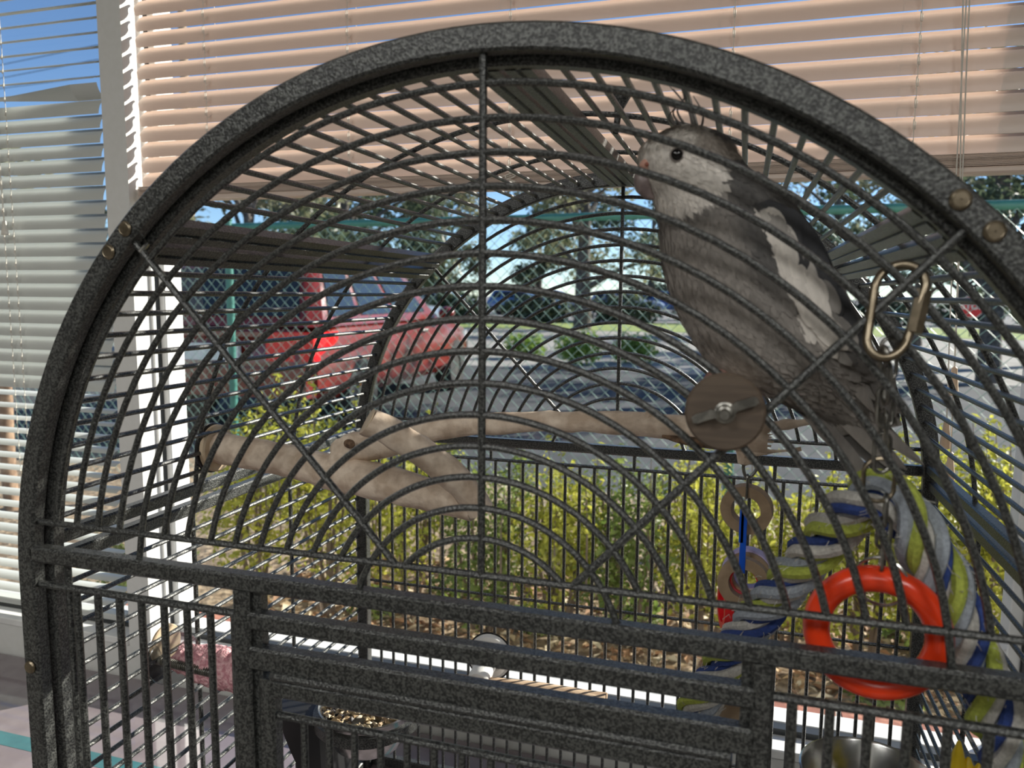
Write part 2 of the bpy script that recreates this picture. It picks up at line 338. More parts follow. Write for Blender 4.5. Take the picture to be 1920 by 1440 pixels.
# left blind
lx1 = at(196,300,YBL)[0]; lx0 = LX0+.6
lb = thing('window_blind', 'grey slatted blind let down in the left-hand window, one slat twisted', 'blind', (-60, YBL, -19.5))
zc = -18.6; k = 0
zA = at(100,735,YBL)[2]; zBk = at(100,170,YBL)[2]
while zc < HEAD-2.5:
    if zc < zA: th = math.radians(7 + 3*math.sin(k*1.7))
    elif zc < zBk-.6: th = math.radians(62 + 2*math.sin(k*2.9))
    else: th = math.radians(19 + 1.5*math.sin(k*2.1))
    mb = MB()
    if zBk-.6 <= zc < zBk+.7:
        slat(mb, lx0, lx1, zc+.1, 0, twist=lambda x: math.radians(20+ 105*max(0,min(1,(x-(lx1-13))/9))), round_=False)
        o = mb.build('slat', M['slat2'], lb, recalc=False); o['label'] = 'twisted slat'
    else:
        slat(mb, lx0, lx1+.05*math.sin(k*3), zc, th, round_=False); mb.build('slat', M['slat2'], lb, recalc=False)
    zc += 1.25; k += 1
MB().box(lx0, lx1, YBL-.7, YBL+.7, -20.1, -19.5, .12).build('bottom_rail', M['slat2'], lb)
MB().box(lx0, lx1, YBL-.8, YBL+.8, HEAD-2.2, HEAD, .1).build('headrail', M['frame'], lb)
for px, py in ((12,300),(30,300)):
    x = at(px,py,YBL)[0]; cb = MB()
    for yy in (YBL-.72,): cb.tube([(x,yy,-19.6),(x,yy,HEAD-2)], .03, 5)
    for kk in range(54): cb.tube([(x-.05,YBL-.78,-19+kk*1.25),(x+.05,YBL-.8,-18.6+kk*1.25)], .045, 5)
    cb.build('ladder_cord', M['cord'], lb)
x = at(85,240,YBL)[0]
pb = at(8,415,YBL-1.1)
MB().tube([pb+(-.3,0,30), pb+(-.1,0,10), pb], .04, 6).build('pull_cord', M['cord'], lb)
MB().lathe([(.05,.1),(.17,0),(.2,-.5),(.32,-1.1),(.36,-1.2),(.3,-1.25),(0,-1.25)], pb, (0,0,1), 14).build('tassel', M['cord'], lb)
# ------------------------------------------------------------------ the birdcage
R0, H, D = 3.59, 2.38, 27.46
cage = thing('bird_cage', 'large black hammered-iron birdcage with a domed top, standing on the counter', 'birdcage', (0, D/2, CT))
iron = M['iron']
def part(mb, name, **k): return mb.build(name, iron, cage, **k)
ZC0 = CT+.05
def arch(Ri, Ro, y0, y1, zb, n=72, c=.08):
    mb = MB(); sec = [(Ri+c,y0),(Ro-c,y0),(Ro,y0+c),(Ro,y1-c),(Ro-c,y1),(Ri+c,y1),(Ri,y1-c),(Ri,y0+c)]; R = []
    R.append([(r, y, zb) for r,y in sec])
    for i in range(n+1):
        a = PI*i/n; R.append([(r*math.cos(a), y, r*math.sin(a)) for r,y in sec])
    R.append([(-r, y, zb) for r,y in sec])
    return mb.loft(R)
def arcbar(r, y, a0, a1, t=.115, z_end=None, n=44):
    Q = [(r*math.cos(a), y, r*math.sin(a)) for a in np.linspace(a0, a1, n)]
    if z_end is not None: Q = [(Q[0][0]+.12, y, z_end)] + Q + [(Q[-1][0]-.12, y, z_end)]
    return MB().tube(Q, t, 8)
def rod(p, q, t=.115): return MB().tube([p, q], t, 8)
for tag_, y0, sgn in (('front', 0.1, 1), ('back', D, -1)):
    f0, f1 = (y0-.3, y0+.3); g0, g1 = (y0+.38, y0+1.0) if sgn > 0 else (y0-1.0, y0-.38)
    part(arch(18.42, 19.22, f0, f1, ZC0), tag_+'_frame')
    part(arch(18.18, 18.95, g0, g1, 1.2 if False else ZC0), tag_+'_inner_frame')
    for k in range(15):
        r = R0+k; a = math.asin(H/r)
        if k in (1, 10): part(arcbar(r, y0, math.asin(1.45/r), PI-math.asin(1.45/r), z_end=1.3), 'arc_bar')
        else: part(arcbar(r, y0, a, PI-a), 'arc_bar')
    part(rod((0,y0,H), (0,y0,18.5), .13), 'spoke')
    for sx in (-1,1):
        a = math.radians(45.1); part(rod((sx*3.0,y0,H), (sx*18.5*math.cos(a),y0,18.5*math.sin(a)), .125), 'spoke')
    part(rod((-18.5,y0,H), (18.5,y0,H), .125), 'dome_rail')
    part(MB().box(-18.5, 18.5, f0, f1, .80, 1.42, .09), 'crossbeam')
    part(MB().box(-18.5, 18.5, f0, f1, ZC0, ZC0+.8, .09), 'base_beam')
# front lower panel and door
y0 = .1
part(MB().box(-9.3, -8.6, y0-.3, y0+.3, ZC0+.8, .85, .09), 'door_post'); part(MB().box(8.39, 9.0, y0-.3, y0+.3, ZC0+.8, .85, .09), 'door_post')
part(MB().box(-8.6, -8.25, y0-.05, y0+.35, ZC0+.8, .85), 'door_stop'); part(MB().box(8.1, 8.39, y0+.0, y0+.35, ZC0+.8, .85), 'door_stop')
part(MB().box(-8.7, 8.5, y0-.3, y0+.3, -.58, .06, .09), 'crossbeam'); part(MB().box(-8.7, 8.5, y0-.3, y0+.3, -2.06, -1.22, .09), 'crossbeam')
part(rod((-7.75,y0-.25,-2.12), (7.9,y0-.25,-2.12), .18), 'hinge_rod')
dr = MB(); dr.box(-8.32, -7.68, y0-.3, y0+.3, -21.5, -2.3, .09); dr.box(7.3, 7.95, y0-.3, y0+.3, -21.5, -2.3, .09); dr.box(-7.7, 7.4, y0-.28, y0+.28, -2.98, -2.32, .09); dr.box(-7.7, 7.4, y0-.28, y0+.28, -21.5, -20.9, .09)
part(dr, 'feeding_door_frame')
part(rod((-7.8,y0,-3.75), (7.5,y0,-3.75), .14), 'door_rail')
o = part(rod((-6.65,y0,-3.7), (-6.65,y0,-21), .135), 'door_bar')
for k in range(1, 14): dup(o, (k*1.0, 0, 0))
part(rod((-18.5,y0,-.16), (-9.2,y0,-.16), .15), 'panel_rail'); part(rod((8.9,y0,-.2), (18.5,y0,-.2), .15), 'panel_rail')
part(rod((-17.2,y0+.2,.9), (-17.2,y0+.2,-20), .13), 'panel_bar')
o = part(rod((-16.62,y0,-.12), (-16.62,y0,-23.9), .14), 'panel_bar')
for k in range(1, 8): dup(o, (k*1.027, 0, 0))
o = part(rod((9.55,y0,-.16), (9.55,y0,-23.9), .14), 'panel_bar')
for k in range(1, 9): dup(o, (k*1.0, 0, 0))
# back lower panel
part(rod((-18.3,D,-.15), (18.3,D,-.15), .12), 'panel_rail'); part(rod((-18.3,D,-10.05), (18.3,D,-10.05), .11), 'panel_rail'); part(rod((-18.3,D,-19.7), (18.3,D,-19.7), .12), 'panel_rail')
o = part(rod((-17.4,D-.15,-.1), (-17.4,D-.15,-23.9), .115), 'back_bar')
for k in range(1, 36): dup(o, (k*.998, 0, 0))
for x in (-8.8, 1.2, 10): part(rod((x,D,-.15), (x,D,.85), .12), 'rail_stub')
# sides
for sx in (-1, 1):
    part(MB().box(sx*18.55-.28, sx*18.55+.28, 1.0, D-.9, 1.15, 1.72, .08), 'side_beam'); part(MB().box(sx*18.75-.3, sx*18.75+.3, .6, D-.6, .15, .75, .08), 'side_beam')
    part(MB().box(sx*18.75-.3, sx*18.75+.3, .6, D-.6, ZC0, ZC0+.8, .08), 'side_beam')
    o = part(rod((sx*18.75,.9,-.72), (sx*18.75,D-.6,-.72), .115), 'side_bar')
    for k in range(1, 24): dup(o, (0, 0, -.945*k))
    for y in (9.45, 18.2): part(rod((sx*18.95,y,.4), (sx*18.95,y,ZC0+.4), .12), 'side_upright')
# dome
def dome_bar(deg): a = math.radians(deg); return rod((18.55*math.cos(a),.9,18.55*math.sin(a)), (18.55*math.cos(a),D-.9,18.55*math.sin(a)), .115)
def channel(deg, rad=18.35, w=.86, t=.42):
    a = math.radians(deg); er = np.array([math.cos(a),0,math.sin(a)]); et = np.array([-math.sin(a),0,math.cos(a)]); mb = MB(); R = []
    for y in (.95, D-.95):
        cc = er*rad + np.array([0,y,0])
        R.append([cc-et*w/2+er*t/2, cc+et*w/2+er*t/2, cc+et*w/2-er*t/2, cc+et*.09-er*t/2, cc+et*.05-er*(t/2-.1), cc-et*.05-er*(t/2-.1), cc-et*.09-er*t/2, cc-et*w/2-er*t/2])
    return mb.loft(R)
for k in range(12):
    part(dome_bar(84-2.97*k), 'dome_bar'); part(dome_bar(95.4+2.97*k), 'dome_bar')
    part(dome_bar(40.4-3.03*k), 'dome_bar'); part(dome_bar(139.6+3.03*k), 'dome_bar')
for d in (90.7, 87.4, 47.6, 44.2, 132.4, 135.8): part(channel(d), 'hinge_channel', smooth=False)
for y in (9.45, 18.2): part(arcbar(18.75, y, .06, PI-.06, .115, n=60), 'cross_hoop')
# bolts on the frame
for (x, z) in ((-13.35,13.75),(-14.1,12.92),(13.2-.45,13.75),(13.55,12.95)):
    r = math.hypot(x,z); x, z = x*18.83/r, z*18.83/r
    s_ = MB(); s_.disc((x,y0-.34,z), (0,1,0), .27, .12, 20, .05); s_.torus((x,y0-.38,z), (0,1,0), .2, .03, 18, 6); s_.box(x-.02,x+.02,y0-.405,y0-.39,z-.12,z+.12); s_.box(x-.12,x+.12,y0-.405,y0-.39,z-.02,z+.02)
    s_.build('bolt', M['brass'], cage)
s_ = MB(); s_.disc((-18.85,y0-.34,-3.54), (0,1,0), .26, .14, 20, .05); s_.build('bolt', M['brass'], cage)
# latch clip at the left end of the dome door, knob on the roof
MB().tube([(-12.9,y0+.3,13.2),(-12.6,y0+.1,13.0),(-12.75,y0-.1,12.7)], .09, 8).build('latch', M['steel'], cage)
dk = ray(1158,222); tk = min(np.linspace(18,60,900), key=lambda t: abs(math.hypot(*(CAM+dk*t/dk[1])[[0,2]])-18.75)+(0 if t>27 else 9)); kb = CAM+dk*tk/dk[1]; a_ = math.atan2(kb[2], kb[0])
MB().lathe([(.12,-.6),(.14,0),(.2,.4),(.42,.9),(.46,1.15),(.36,1.2),(0,1.1)], kb, (math.cos(a_),0,math.sin(a_)), 18).build('knob', M['iron'], cage)
MB().tube([at(1735,376,9.4),at(1770,346,9.4),at(1789,331,9.4)], .15, 8).build('stay_rod', iron, cage)
# ------------------------------------------------------------------ perches
def wobble(P, amp, f, seed=0):
    out = []
    for i, p in enumerate(P):
        n = noise.noise_vector(Vector((i*f+seed*3.1, seed, .3))); out.append(np.array(p)+np.array(n)*amp)
    return out
def limb(P, r, n=44, k=14, amp=.05, seed=0, knots=()):
    Q = wobble(smoothpath(P, n), amp, .35, seed); rr = np.interp(np.linspace(0,1,n), np.linspace(0,1,len(r)), r)
    mb = MB(); mb.tube(Q, rr, k)
    V = []
    for p in mb.v:
        d = noise.noise(Vector((p[0]*1.3+seed, p[1]*1.3, p[2]*1.3)))*.09; c = Q[int(np.argmin([np.sum((np.array(p)-q)**2) for q in Q]))]
        dv = np.array(p)-c; V.append(tuple(np.array(p)+dv/(np.linalg.norm(dv)+1e-6)*d))
    mb.v = V
    for q, rad in knots: mb.ball(q, rad, 10, 6)
    return mb
YP = 10.5
A0 = at(385,838,YP); A0[0] = -18.3
bp = thing('branch_perch', 'forked bare-wood branch perch bolted to the left side of the cage', 'perch', A0)
pk = lambda u,v,y: at(u,v,y)
limb([A0, pk(470,850,10.4), pk(560,868,10.2), pk(650,890,9.8), pk(760,915,9.2), pk(890,950,8.6)], [.83,.80,.82,.90,.82,.62], amp=.06, seed=1, knots=[(pk(640,842,9.9),.55)]).build('trunk', M['wood'], bp)
limb([pk(640,870,9.9), pk(662,838,9.9), pk(720,835,10.2), pk(800,806,10.5), pk(900,795,10.8), pk(1050,790,11), pk(1200,795,11), pk(1330,812,11), pk(1438,822,11)], [.75,.72,.66,.62,.52,.48,.52,.66,.72], n=60, amp=.06, seed=2, knots=[(pk(1215,780,10.8),.22)]).build('branch', M['wood'], bp)
limb([pk(692,790,5.6), pk(770,832,6.5), pk(850,893,7.7), pk(902,955,8.5)], [.60,.62,.66,.60], n=30, amp=.05, seed=3).build('branch', M['wood'], bp)
ce = pk(692,790,5.6); dv = pk(692,790,5.6)-pk(770,832,6.5); dv /= np.linalg.norm(dv)
MB().disc(ce+dv*.05, dv, .55, .06, 20, .02).build('cut_end', M['lightdisc'], bp)['label'] = 'sawn pale end of the branch'
mb = MB(); mb.ball(pk(655,832,9.0), (.30,.14,.22)); mb.build('knot', M['bark'], bp)
limb([pk(1240,818,10.5), pk(1300,828,10.4), pk(1345,838,10.4)], [.10,.26,.12], n=14, seed=5).build('bark_strip', M['bark'], bp)
fr = MB()
for i in range(26):
    a = rng.uniform(0,2*PI); c0 = pk(1436,822,11)+np.array([0,math.cos(a)*.6,math.sin(a)*.6]); fr.tube([c0-np.array([.3,0,0]), c0+np.array([rng.uniform(.05,.35),rng.uniform(-.1,.1),rng.uniform(-.1,.1)])], [.07,.02], 5)
fr.build('frayed_end', M['wood'], bp)
limb([pk(1420,800,10.9), pk(1460,797,10.8), pk(1518,790,10.6)], [.3,.2,.13], n=16, amp=.05, seed=8).build('twig', M['wood'], bp)
limb([pk(1395,848,10.8), pk(1440,848,10.7), pk(1502,842,10.6)], [.2,.12,.08], n=16, amp=.05, seed=9).build('twig', M['wood'], bp)
wd = MB(); wd.disc(A0+(.15,0,0), (1,0,0), 1.22, .35, 32, .08); wd.build('washer', M['lightdisc'], bp)
MB().disc(A0+(-.12,0,0), (1,0,0), 1.3, .18, 32, .04).build('rubber_washer', M['black'], bp)
# perch bolted to the front, the bird's
pd = thing('dowel_perch', 'straight wooden perch bolted through the cage front with a dark wood washer and wing nut', 'perch', (7.33,.5,8.13))
pc = np.array([7.33,0,8.13])
limb([pc+(0,.35,0), pc+(.05,4,.0), pc+(.1,9,.05)], [.72,.74,.66], n=24, amp=.03, seed=11).build('perch_dowel', M['wood'], pd)
MB().disc(pc+(0,-.22,0), (0,1,0), 1.10, .34, 44, .07).build('washer', M['discwood'], pd)
w = MB(); w.lathe([(.0,-.02),(.30,-.02),(.30,-.06),(.24,-.08),(.22,-.3),(.15,-.34),(.15,-.5),(.13,-.53),(0,-.53)], pc+(0,-.38,0), (0,1,0), 20)
w.build('nut', M['zinc'], pd)
w = MB()
for sx in (-1,1):
    d = np.array([math.cos(.36),0,math.sin(.36)])*sx; P0 = pc+(0,-.5,0)
    R = []
    for t, hw, th_ in ((.15,.10,.10),(.35,.13,.08),(.6,.12,.07),(.8,.13,.07),(.92,.08,.06)):
        c0 = P0+d*t+np.array([0,-.12*t,.10*(1 if t>.3 else 0)]); e = np.array([-d[2],0,d[0]])*sx
        R.append([c0+e*hw-(0,th_,0), c0-e*hw-(0,th_,0), c0-e*hw+(0,th_,0), c0+e*hw+(0,th_,0)])
    w.loft(R)
w.build('wing', M['zinc'], pd)
# pink mineral perch on the left panel
A1 = np.array([-18.4, 6.9, -6.4])
mp = thing('mineral_perch', 'crumbling pink mineral perch with a clear washer, bolted low on the left side', 'perch', A1)
Q = [A1+(.2,0,0)+np.array([t,0,-.12*t*.3]) for t in np.linspace(.3,5.6,40)]
mb = MB(); mb.tube(Q, [ .62+.34*min(1,i/14) for i in range(40)], 20)
mb.v = [tuple(np.array(p)+np.array(noise.noise_vector(Vector((p[0]*3,p[1]*3,p[2]*3))))*.16+np.array(noise.noise_vector(Vector((p[0]*9,p[1]*9,p[2]*9))))*.07) for p in mb.v]
mb.build('mineral', M['pink'], mp)
th = MB(); th.tube([A1+(.1,-.86,.2), A1+(3.0,-.86,.05)], .19, 10)
for i in range(26): th.torus(A1+(.25+i*.105,-.86,.19-i*.005), (1,0,0), .19, .035, 12, 5)
th.build('bolt', M['zinc'], mp)
MB().disc(A1+(.25,-.1,0), (1,-.45,0), 1.3, .12, 36, .04).build('washer', M['clear'], mp)
MB().disc(A1+(-.5,.2,.45), (1,0,0), 1.0, .2, 32, .05).build('washer', M['lightdisc'], mp)
MB().disc(A1+(-.6,0,-.2), (1,0,0), 1.05, .16, 32, .05).build('rubber_washer', M['black'], mp)
# flat ledge on the back panel
fp = thing('ledge_perch', 'low bare-wood ledge with white plastic washers on the back bars', 'perch', at(925,1245,26.5))
c0 = at(918,1231,D-.5)
MB().lathe([(.5,-.15),(1.4,-.15),(1.6,0),(1.42,.22),(1.1,.22),(.85,-.02),(.5,-.02),(.45,.12),(0,.14)], c0, (0,-1,.15), 32).build('washer', M['frame'], fp)
MB().lathe([(1.0,-.1),(1.68,-.1),(1.72,-.03),(1.0,-.03)], c0, (0,-1,.15), 32).build('rubber_washer', M['black'], fp)
mb = MB(); mb.lathe([(.75,-1.0),(.75,.9),(.6,1.1),(0,1.1)], at(905,1258,25.5), (0,-1,-.2), 20); mb.build('collar', M['frame'], fp)
a, b2 = at(850,1283,24.5), at(1134,1320,24.5)
mb = MB(); Q = smoothpath([a,(a+b2)/2+(0,0,.15),b2],30); R=[]
for i, q in enumerate(Q): R.append([q+np.array([0,1.1*math.cos(t),.55*math.sin(t)*(1 if math.sin(t)>0 else .8)+.05*noise.noise(Vector((i*.4,t,0)))]) for t in np.linspace(0,2*PI,14)[:-1]])
mb.loft(R).build('ledge', noisy('rough_brown_wood', (.26,.17,.10), (.48,.35,.23), scale=90, rough=.8, bump=.8, stretch=(.3,1,1)), fp)
# ------------------------------------------------------------------ rope perch, chain toy, ring toy
rope = thing('rope_perch', 'thick twisted blue, lime and white cotton rope perch arched over the chain', 'perch', at(1650,960,2.2))
RP = [at(1215,1440,9.0)+(0,0,-3), at(1300,1345,8.5), at(1370,1225,7.5), at(1460,1110,6.0), at(1555,1000,4.2), at(1610,945,3.0), at(1660,935,2.4), at(1712,985,2.2), at(1765,1090,2.2), at(1825,1240,2.4), at(1885,1400,2.7), at(1930,1560,3.0)]
RPs = smoothpath(RP, 190)
seg = [np.linalg.norm(RPs[i+1]-RPs[i]) for i in range(len(RPs)-1)]; arc = np.concatenate([[0],np.cumsum(seg)])
def helix(base, rad, pitch_, ph):
    Q = []; d_ = [np.linalg.norm(base[i+1]-base[i]) for i in range(len(base)-1)]; ar = np.concatenate([[0],np.cumsum(d_)])
    for i, p in enumerate(base):
        t = base[min(i+1,len(base)-1)]-base[max(i-1,0)]; t /= np.linalg.norm(t); n1 = np.cross(t,(0,1,0)); n1/=np.linalg.norm(n1); n2 = np.cross(t,n1); an = ar[i]*2*PI/pitch_+ph
        Q.append(p+rad*(math.cos(an)*n1+math.sin(an)*n2))
    return Q
for si in range(3):
    core = helix(RPs, .42, 4.1, si*2*PI/3)
    sp = MB().tube(core, .2, 6).build('strand', M['y_grey'], rope)
    for yi, mt in enumerate((('y_white','y_lime','y_grey','y_blue'),('y_lime','y_white','y_blue','y_grey'),('y_grey','y_white','y_lime','y_blue'))[si]):
        Q = helix(core, .25, 9.0, yi*PI/2+si)
        BASE[sp] = BASE[rope]; MB().tube(Q, .215 if mt!='y_blue' else .17, 7).build('yarn', M[mt], sp)
fz = MB()
for i in range(420):
    j = rng.integers(5, len(RPs)-5); a = rng.uniform(0,2*PI); t = RPs[j+1]-RPs[j-1]; t/=np.linalg.norm(t); n1=np.cross(t,(0,1,0)); n1/=np.linalg.norm(n1); n2=np.cross(t,n1); d=math.cos(a)*n1+math.sin(a)*n2
    p = RPs[j]+d*.75; fz.tube([p, p+d*.12+t*rng.uniform(-.15,.15), p+d*.2+t*rng.uniform(-.3,.3)], .012, 3)
fo = fz.build('fuzz', M['y_white'], rope); fo['kind'] = 'stuff'
def link(mb, c, ang, L=.46, w=.2, t=.06, tilt=0):
    # stadium link standing upright, turned by ang about Z
    Q = []
    for i in range(24):
        a = 2*PI*i/24; x = w*math.cos(a); z = w*math.sin(a)+(L-w)*(1 if math.sin(a)>=0 else -1)
        Q.append(np.array(c)+np.array([x*math.cos(ang)+tilt*z, x*math.sin(ang), z]))
    mb.tube(Q, t, 7, True)
ch = thing('chain_toy', 'red-orange plastic ring on a steel chain with a quick link, hung from the front bars', 'bird toy', at(1685,520,.2))
qc = np.array([11.5,.12,11.0])
Q = []
for i in range(40):
    a = 2*PI*i/40; w_ = .60; z = w_*math.sin(a)+.62*(1 if math.sin(a)>=0 else -1); x = w_*math.cos(a)*(1 if z>-.2 else .82)
    Q.append(qc+np.array([x+.17*z, -.05+.25*math.sin(a*1), z]))
MB().tube(Q, .125, 10, True).build('quick_link', M['brass'], ch)
mb = MB(); mb.tube([qc+(.60+.17*-.55,-.1,-.55), qc+(.60+.17*.55,.05,.55)], .22, 6); mb.build('sleeve', M['brass'], ch)
mb = MB(); mb.torus(qc+(-.18,-.15,-1.12), (1,.3,.2), .16, .09, 16, 8); mb.build('link', M['zinc'], ch)
LP = [(1671,672,.3,.3),(1666,722,1.4,.45),(1660,772,.2,.6),(1656,822,1.35,.8)]
pt = at(1668,650,.25); pe = at(1652,870,1.0)
for i in range(5):
    c0 = pt+(pe-pt)*((i+.5)/5); mb = MB(); link(mb, c0, .25 if i%2==0 else 1.75, .56, .22, .06); mb.build('link', M['zinc'], ch)
mb = MB(); link(mb, at(1648,900,1.0), .15, .62, .42, .065); mb.build('link', M['brass'], ch)
pt = at(1662,935,.9); pe = at(1652,1062,1.0)
for i in range(3):
    c0 = pt+(pe-pt)*((i+.5)/3); mb = MB(); link(mb, c0, 1.5 if i%2==0 else .3, .45, .2, .06); mb.build('link', M['zinc'], ch)
rc = at(1643,1186,1.1)
mb = MB(); mb.torus(at(1651,1090,1.1), (.3,1,0), .70, .05, 30, 8); mb.build('split_ring', M['steel'], ch)
mb = MB(); mb.torus(rc, (.08,1,.0), 1.62, .385, 48, 16); mb.build('plastic_ring', M['redplastic'], ch)['label'] = 'red-orange plastic ring'
rt = thing('ring_toy', 'hanging toy of cardboard rings, blue strap and red and teal pieces below the branch perch', 'bird toy', at(1400,870,10.6))
YT = 11.0
s1 = 1424/(YT-CAM[1])
mb = MB(); c0 = at(1397,845,YT); R = [[c0+np.array([rx*math.cos(t),ry*math.sin(t),h]) for t in np.linspace(0,2*PI,16)[:-1]] for h,rx,ry in ((-.65,.05,.05),(-.55,.28,.2),(0,.38,.26),(.45,.3,.22),(.6,.05,.05))]
mb.loft(R).build('wooden_bead', M['wood'], rt)
mb = MB(); p0 = at(1408,830,YT); mb.tube(smoothpath([at(1420,850,YT), at(1418,880,YT-.1), at(1402,896,YT-.1), at(1394,880,YT-.1), at(1396,855,YT)], 24), .07, 8); mb.build('hook', M['zinc'], rt)
mb = MB(); link(mb, at(1401,912,YT-.35), 1.5, .5, .13, .05); mb.build('link', M['zinc'], rt)
def roll(c, axis, ro, ri, t): return MB().lathe([(ri,-t/2),(ro,-t/2),(ro,t/2),(ri,t/2),(ri,-t/2)], c, axis, 36)
roll(at(1400,954,YT), (.2,1,.12), 1.07, .62, .5).build('cardboard_ring', M['card'], rt)
for dx, w_, z0_, z1_ in ((1396,.13,955,1078),(1392,.10,955,1020)):
    a = at(dx,z0_,YT-.5); b2 = at(dx,z1_,YT-.7); MB().box(a[0]-w_, a[0]+w_, a[1]-.05, a[1]+.05, b2[2], a[2], .02).build('strap', M['blue'], rt)
roll(at(1402,1072,YT+.9), (.18,1,-.1), 1.07, .62, .75).build('paper_roll', M['lilac'], rt)['label'] = 'lilac paper-wrapped roll'
roll(at(1401,1080,YT+.4), (.18,1,-.1), 1.03, .60, .3).build('cardboard_ring', M['card'], rt)
roll(at(1395,1092,YT-.3), (.12,1,-.06), 1.08, .62, .5).build('cardboard_ring', M['card'], rt)
roll(at(1396,1088,YT+.2), (.12,1,-.06), .63, .53, .5).build('inner_band', M['red'], rt)
roll(at(1360,1135,YT+.5), (1,.2,0), 1.0, .72, .38).build('plastic_ring', M['red'], rt)['label'] = 'glossy red ring'
mb = MB(); c0 = at(1384,1168,YT); mb.lathe([(.0,-.55),(.5,-.55),(.52,.3),(.36,.55),(0,.55)], c0, (.2,.1,1), 20); mb.build('block', M['teal'], rt)['label'] = 'teal block'
mb = MB(); c0 = at(1402,1160,YT+.3); mb.box(c0[0]-.38,c0[0]+.38,c0[1]-.4,c0[1]+.4,c0[2]-.6,c0[2]+.4,.06); mb.build('block', plain('terracotta_block', (.45,.2,.1), .7), rt)['label'] = 'terracotta block'
MB().tube([at(1398,1180,YT), at(1392,1320,YT)], .06, 6).build('string', M['cord'], rt)
roll(at(1388,1330,YT), (.3,.5,1), 1.0, .5, 1.2).build('cardboard_ring', M['card'], rt)
a = at(1396,1405,YT); MB().box(a[0]-.22,a[0]+.22,a[1]-.08,a[1]+.08,a[2]-2.6,a[2]+.6,.03).build('paddle', M['lightdisc'], rt)
# ------------------------------------------------------------------ bowls
def bowl(name, label, c, R, hgt):
    t = thing(name, label, 'bowl', c+np.array([0,0,-hgt]))
    n = [(.0,-hgt),(R*.55,-hgt),(R*.72,-hgt*.88),(R*.9,-hgt*.5),(R*.99,-.1),(R*1.03,0),(R*1.0,.05),(R*.96,-.05),(R*.86,-hgt*.5),(R*.68,-hgt*.82),(R*.5,-hgt*.92),(0,-hgt*.92)]
    MB().lathe(n, c, (0,0,1), 44).build('basin', M['steel'], t); return t
cB = at(690,1318,15.5); RB = 2.75
sb = bowl('seed_bowl', 'small steel feeding bowl full of seed in a black holder, at the left', cB, RB, 2.6)
MB().lathe([(RB*1.0,-.35),(RB*1.14,-.35),(RB*1.14,-.95),(RB*.99,-.95),(RB*1.0,-.35)], cB, (0,0,1), 44).build('holder_ring', M['iron'], sb)
hb = MB(); R = [[(cB[0]+x*1.0, cB[1]+y, cB[2]+z) for (x,y,z) in ring] for ring in (
  [(-5.2,-1.6,-.2),(-5.2,1.6,-.2),(-5.2,1.6,-.6),(-5.2,-1.6,-.6)], [(-4.2,-2,-.25),(-4.2,2,-.25),(-4.0,2,-2.5),(-4.0,-2,-2.5)], [(-2.9,-2.2,-.4),(-2.9,2.2,-.4),(-2.7,2.2,-4.6),(-2.7,-2.2,-4.6)], [(-2.2,-1.8,-.9),(-2.2,1.8,-.9),(-2.0,1.8,-5.4),(-2.0,-1.8,-5.4)])]
hb.loft(R).build('holder_bracket', M['black'], sb)
sd = MB()
for i in range(330):
    r = RB*.9*math.sqrt(rng.uniform()); a = rng.uniform(0,2*PI); z = .12*(1-(r/RB)**2)+rng.uniform(-.12,.08)-.12
    ax = rng.uniform(0,PI); l = rng.uniform(.19,.36); w_ = l*rng.uniform(.4,.75); c0 = cB+np.array([r*math.cos(a), r*math.sin(a), z]); col = [(.42,.31,.16),(.50,.42,.28),(.20,.15,.09),(.07,.06,.055),(.46,.37,.23),(.36,.25,.14)][rng.integers(0,6)]
    d = np.array([math.cos(ax),math.sin(ax),rng.uniform(-.4,.4)]); e = np.array([-math.sin(ax),math.cos(ax),rng.uniform(-.3,.3)]); u_ = np.cross(d,e)
    sd.add([c0-d*l, c0+e*w_, c0+d*l, c0-e*w_, c0+u_*w_*.7, c0-u_*w_*.7], [(0,1,4),(1,2,4),(2,3,4),(3,0,4),(1,0,5),(2,1,5),(3,2,5),(0,3,5)], 0, col)
cb = bpy.data.materials.new('mixed_seed'); cb.use_nodes = True; at_n = cb.node_tree.nodes.new('ShaderNodeAttribute'); at_n.attribute_name='pigment'; cb.node_tree.links.new(at_n.outputs['Color'], cb.node_tree.nodes['Principled BSDF'].inputs['Base Color'])
o = sd.build('seed_mix', cb, None, smooth=False); tag(o, 'loose mixed seed heaped in the left steel bowl', 'bird seed', kind='stuff')
cB2 = at(1630,1475,12.0)
bowl('water_bowl', 'empty steel bowl at the lower right behind the front bars', at(1630,1452,9.0), 2.55, 2.4)
yt = thing('spiky_toy', 'bright yellow plastic toy with pointed lobes, low at the right', 'bird toy', at(1800,1500,8))
for (u_, v_, hgt, r_) in ((1792,1436,2.6,.36),(1812,1440,1.5,.34),(1832,1440,1.1,.3),(1782,1445,1.0,.3)):
    c0 = at(u_, 1470, 8.0); hh = at(u_, 1470, 8)[2]; top = at(u_, v_-({2.6:50,1.5:22,1.1:10,1.0:20}[hgt]), 8)[2]
    L = top-hh; MB().lathe([(r_*.9,-1.2),(r_*1.1,-.4),(r_,L*.35),(r_*.55,L*.7),(r_*.2,L*.95),(0,L)], c0, (0,0,1), 12).build('lobe', M['yellow'], yt)
c0 = at(1805,1490,8.0); MB().lathe([(0,-1.2),(1.2,-1.2),(1.3,-.3),(.9,.2),(0,.3)], c0, (0,0,1), 20).build('body', M['yellow'], yt)
